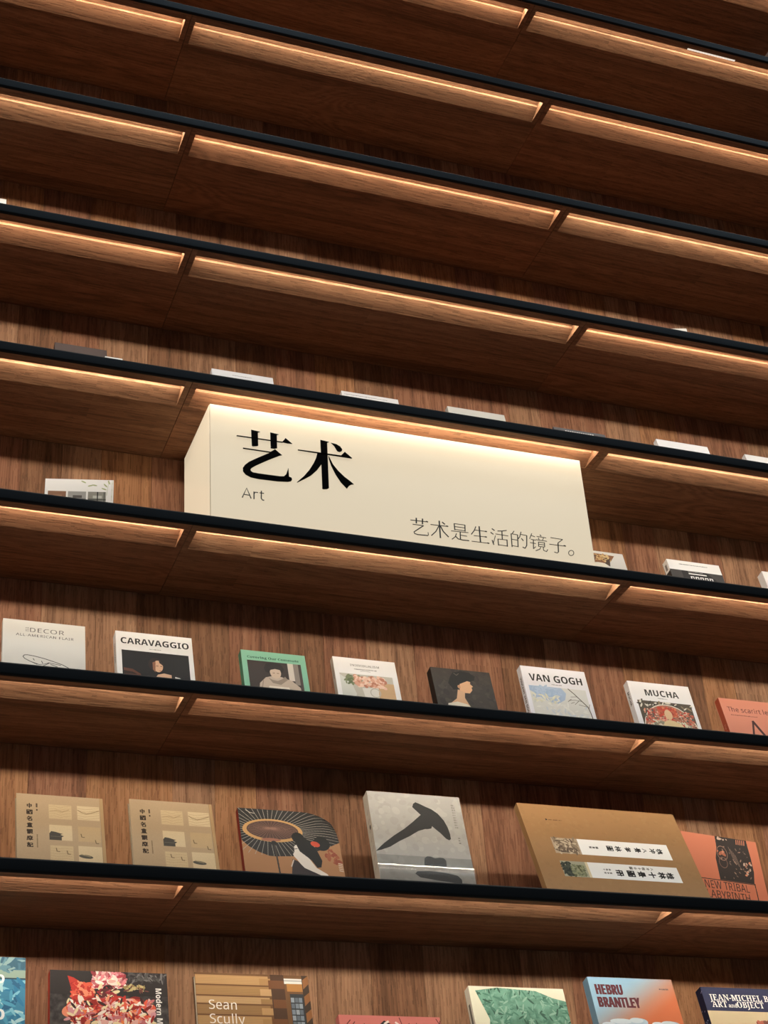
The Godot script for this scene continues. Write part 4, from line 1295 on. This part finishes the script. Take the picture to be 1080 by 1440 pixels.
			c.rect(0.78, 0.03, 0.95, 0.075, Color.html("cfd0cc"))
			c.rect(0.78, 0.045, 0.95, 0.052, Color.html("8a8a88"))
			c.rect(0.8, 0.075, 0.94, 0.14, Color.html("a8763e"))
			c.rect(0.82, 0.16, 0.95, 1.0, Color.html("2f3438"))
			for q in 5:
				for p in 3:
					c.rect(0.825 + p * 0.035, 0.19 + q * 0.05, 0.855 + p * 0.035, 0.23 + q * 0.05, [Color.html("8f9aa6"), Color.html("5d6874"), Color.html("76828f")][(q + p) % 3])
			c.rect(0.94, 0.0, 1.0, 1.0, Color.html("3a2a1e"))
			for q in 7:
				c.poly([0.945, 0.04 + q * 0.14, 1.0, 0.0 + q * 0.14, 1.0, 0.07 + q * 0.14, 0.945, 0.12 + q * 0.14], Color.html("8a5c34"))
			c.text(sans, "Sean", 0.1, 0.303, 0.118, Color.html("eae6de"))
			c.text(sans, "Scully", 0.1, 0.418, 0.118, Color.html("eae6de"))
		"blossom":
			for k in 46:
				var u := c.rng.randf()
				var vv := c.rng.randf()
				c.line([u, vv, u + c.rng.randf_range(-0.1, 0.1), vv + 0.1, u + c.rng.randf_range(-0.16, 0.16), vv + 0.22], 0.008, Color.html("5c2f30"))
			c.poly([0.38, 0.12, 0.44, 0.06, 0.5, 0.1, 0.5, 0.4, 0.4, 0.4], Color.html("1e1c20"))
			c.line([0.55, 0.08, 0.68, 0.2], 0.02, Color.html("e3d0c8"))
			c.line([0.44, 0.1, 0.48, 0.07], 0.02, Color.html("e3d8d0"))
		"leaves":
			c.blend(0.0, 0.0, 1.0, 1.0, Color.html("6a9c88"), Color.html("3f6c5c"), 0.8)
			c.daubs(0.0, 0.0, 1.0, 1.0, 700, 0.009, [Color.html("4a7c6a"), Color.html("74a290"), Color.html("365c4e"), Color.html("86ae9c"), Color.html("588a78")], 4.0)
			c.poly([0.0, 0.0, 1.0, 0.0, 1.0, 0.12, 0.86, 0.09, 0.7, 0.03, 0.3, 0.01, 0.0, 0.05], Color.html("dcd8c4"))
			c.poly([0.0, 0.0, 0.05, 0.0, 0.16, 0.3, 0.1, 0.6, 0.0, 0.7], Color.html("d6d6c0"))
			c.area(0, sw)
			c.rect(0, 0, 1, 1, Color.html("d9d5c6"))
			c.rect(0.3, 0.15, 0.7, 0.6, Color.html("6c6a60"))
		"cloud":
			for y in c.h:
				for x in cw:
					var u := float(x) / cw
					var v := float(y) / c.h
					var k := clampf((u - 0.25) * 1.1 + (v - 0.12) * 2.2, 0.0, 1.0)
					c.im.set_pixel(sw + x, y, Color.html("8db4cd").lerp(Color.html("c46a42"), k * k * (3.0 - 2.0 * k)))
			for k in [[0.3, 0.38, 0.16], [0.48, 0.37, 0.1], [0.72, 0.4, 0.09], [0.85, 0.39, 0.11], [0.15, 0.41, 0.1], [0.6, 0.42, 0.12]]:
				c.ell(k[0], k[1], k[2], 0.045, Color.html("a9c2d4"))
				c.ell(k[0] - 0.03, k[1] - 0.014, k[2] * 0.8, 0.03, Color.html("c4d4df"))
			c.text(bold, "HEBRU", 0.055, 0.146, 0.16, Color.html("5a2830"), 0.0, 0.62)
			c.text(bold, "HEBRU", 0.061, 0.146, 0.16, Color.html("5a2830"), 0.0, 0.62)
			c.text(bold, "HEBRU", 0.067, 0.146, 0.16, Color.html("5a2830"), 0.0, 0.62)
			c.text(bold, "BRANTLEY", 0.05, 0.252, 0.16, Color.html("5a2830"), 0.0, 0.62)
			c.text(bold, "BRANTLEY", 0.056, 0.252, 0.16, Color.html("5a2830"), 0.0, 0.62)
			c.text(bold, "BRANTLEY", 0.062, 0.252, 0.16, Color.html("5a2830"), 0.0, 0.62)
			fine_print(c, 0.82, 0.08, 0.93, 0.014, Color.html("6d5a5a"))
			c.area(0, sw)
			c.rect(0, 0, 1, 1, Color.html("6f93ab"))
		"navy_band":
			c.rect(0.0, 0.0, 1.0, 0.215, Color.html("23284a"))
			c.rect(0.0, 0.215, 1.0, 1.0, Color.html("c9b896"))
			c.rect(0.5, 0.3, 1.0, 0.36, Color.html("8a3a34"))
			c.daubs(0.5, 0.3, 1.0, 0.8, 40, 0.03, [Color.html("b4624e"), Color.html("d8c49a"), Color.html("7c4a3e")])
			c.text(serif_bold, "JEAN-MICHEL B", 0.075, 0.12, 0.088, Color.html("e6e4e0"), 0.0, 0.92)
			c.text(serif_bold, "ART", 0.075, 0.18, 0.086, Color.html("e6e4e0"), 0.0, 0.92)
			c.text(serif_bold, "and", 0.252, 0.18, 0.056, Color.html("e6e4e0"), 0.0, 0.92)
			c.text(serif_bold, "OBJECT", 0.345, 0.18, 0.086, Color.html("e6e4e0"), 0.0, 0.92)
			c.area(0, sw)
			c.rect(0, 0, 1, 1, Color.html("1b1f3a"))
			c.daubs(0.1, 0.02, 0.9, 0.4, 12, 0.08, [Color.html("8c90a8")], 1.5)


# =============================================================================================
# small things
# =============================================================================================
func build_small_things() -> void:
	# a loose end of a light strip that has slipped under the lip of an upper shelf
	var t := thing("loose_light_strip", "short bright white light strip hanging under the lip of a high shelf", "light strip", Vector3(2.093, BASE + SHELF_Y[8], 0.0))
	var m := flat_mat(Color(0.9, 0.9, 0.88), 0.5)
	m.emission_enabled = true
	m.emission = LED_COLOR
	m.emission_energy_multiplier = 0.8
	part("diffuser", box_mesh(Vector3(0.215, 0.002, 0.007), 0.0006), m, t, Vector3(0, -0.0015, 0.004))
	part("mounting_tape", box_mesh(Vector3(0.205, 0.0005, 0.006), 0.0), flat_mat(Color(0.85, 0.85, 0.84), 0.7), t, Vector3(0, -0.0003, 0.004))
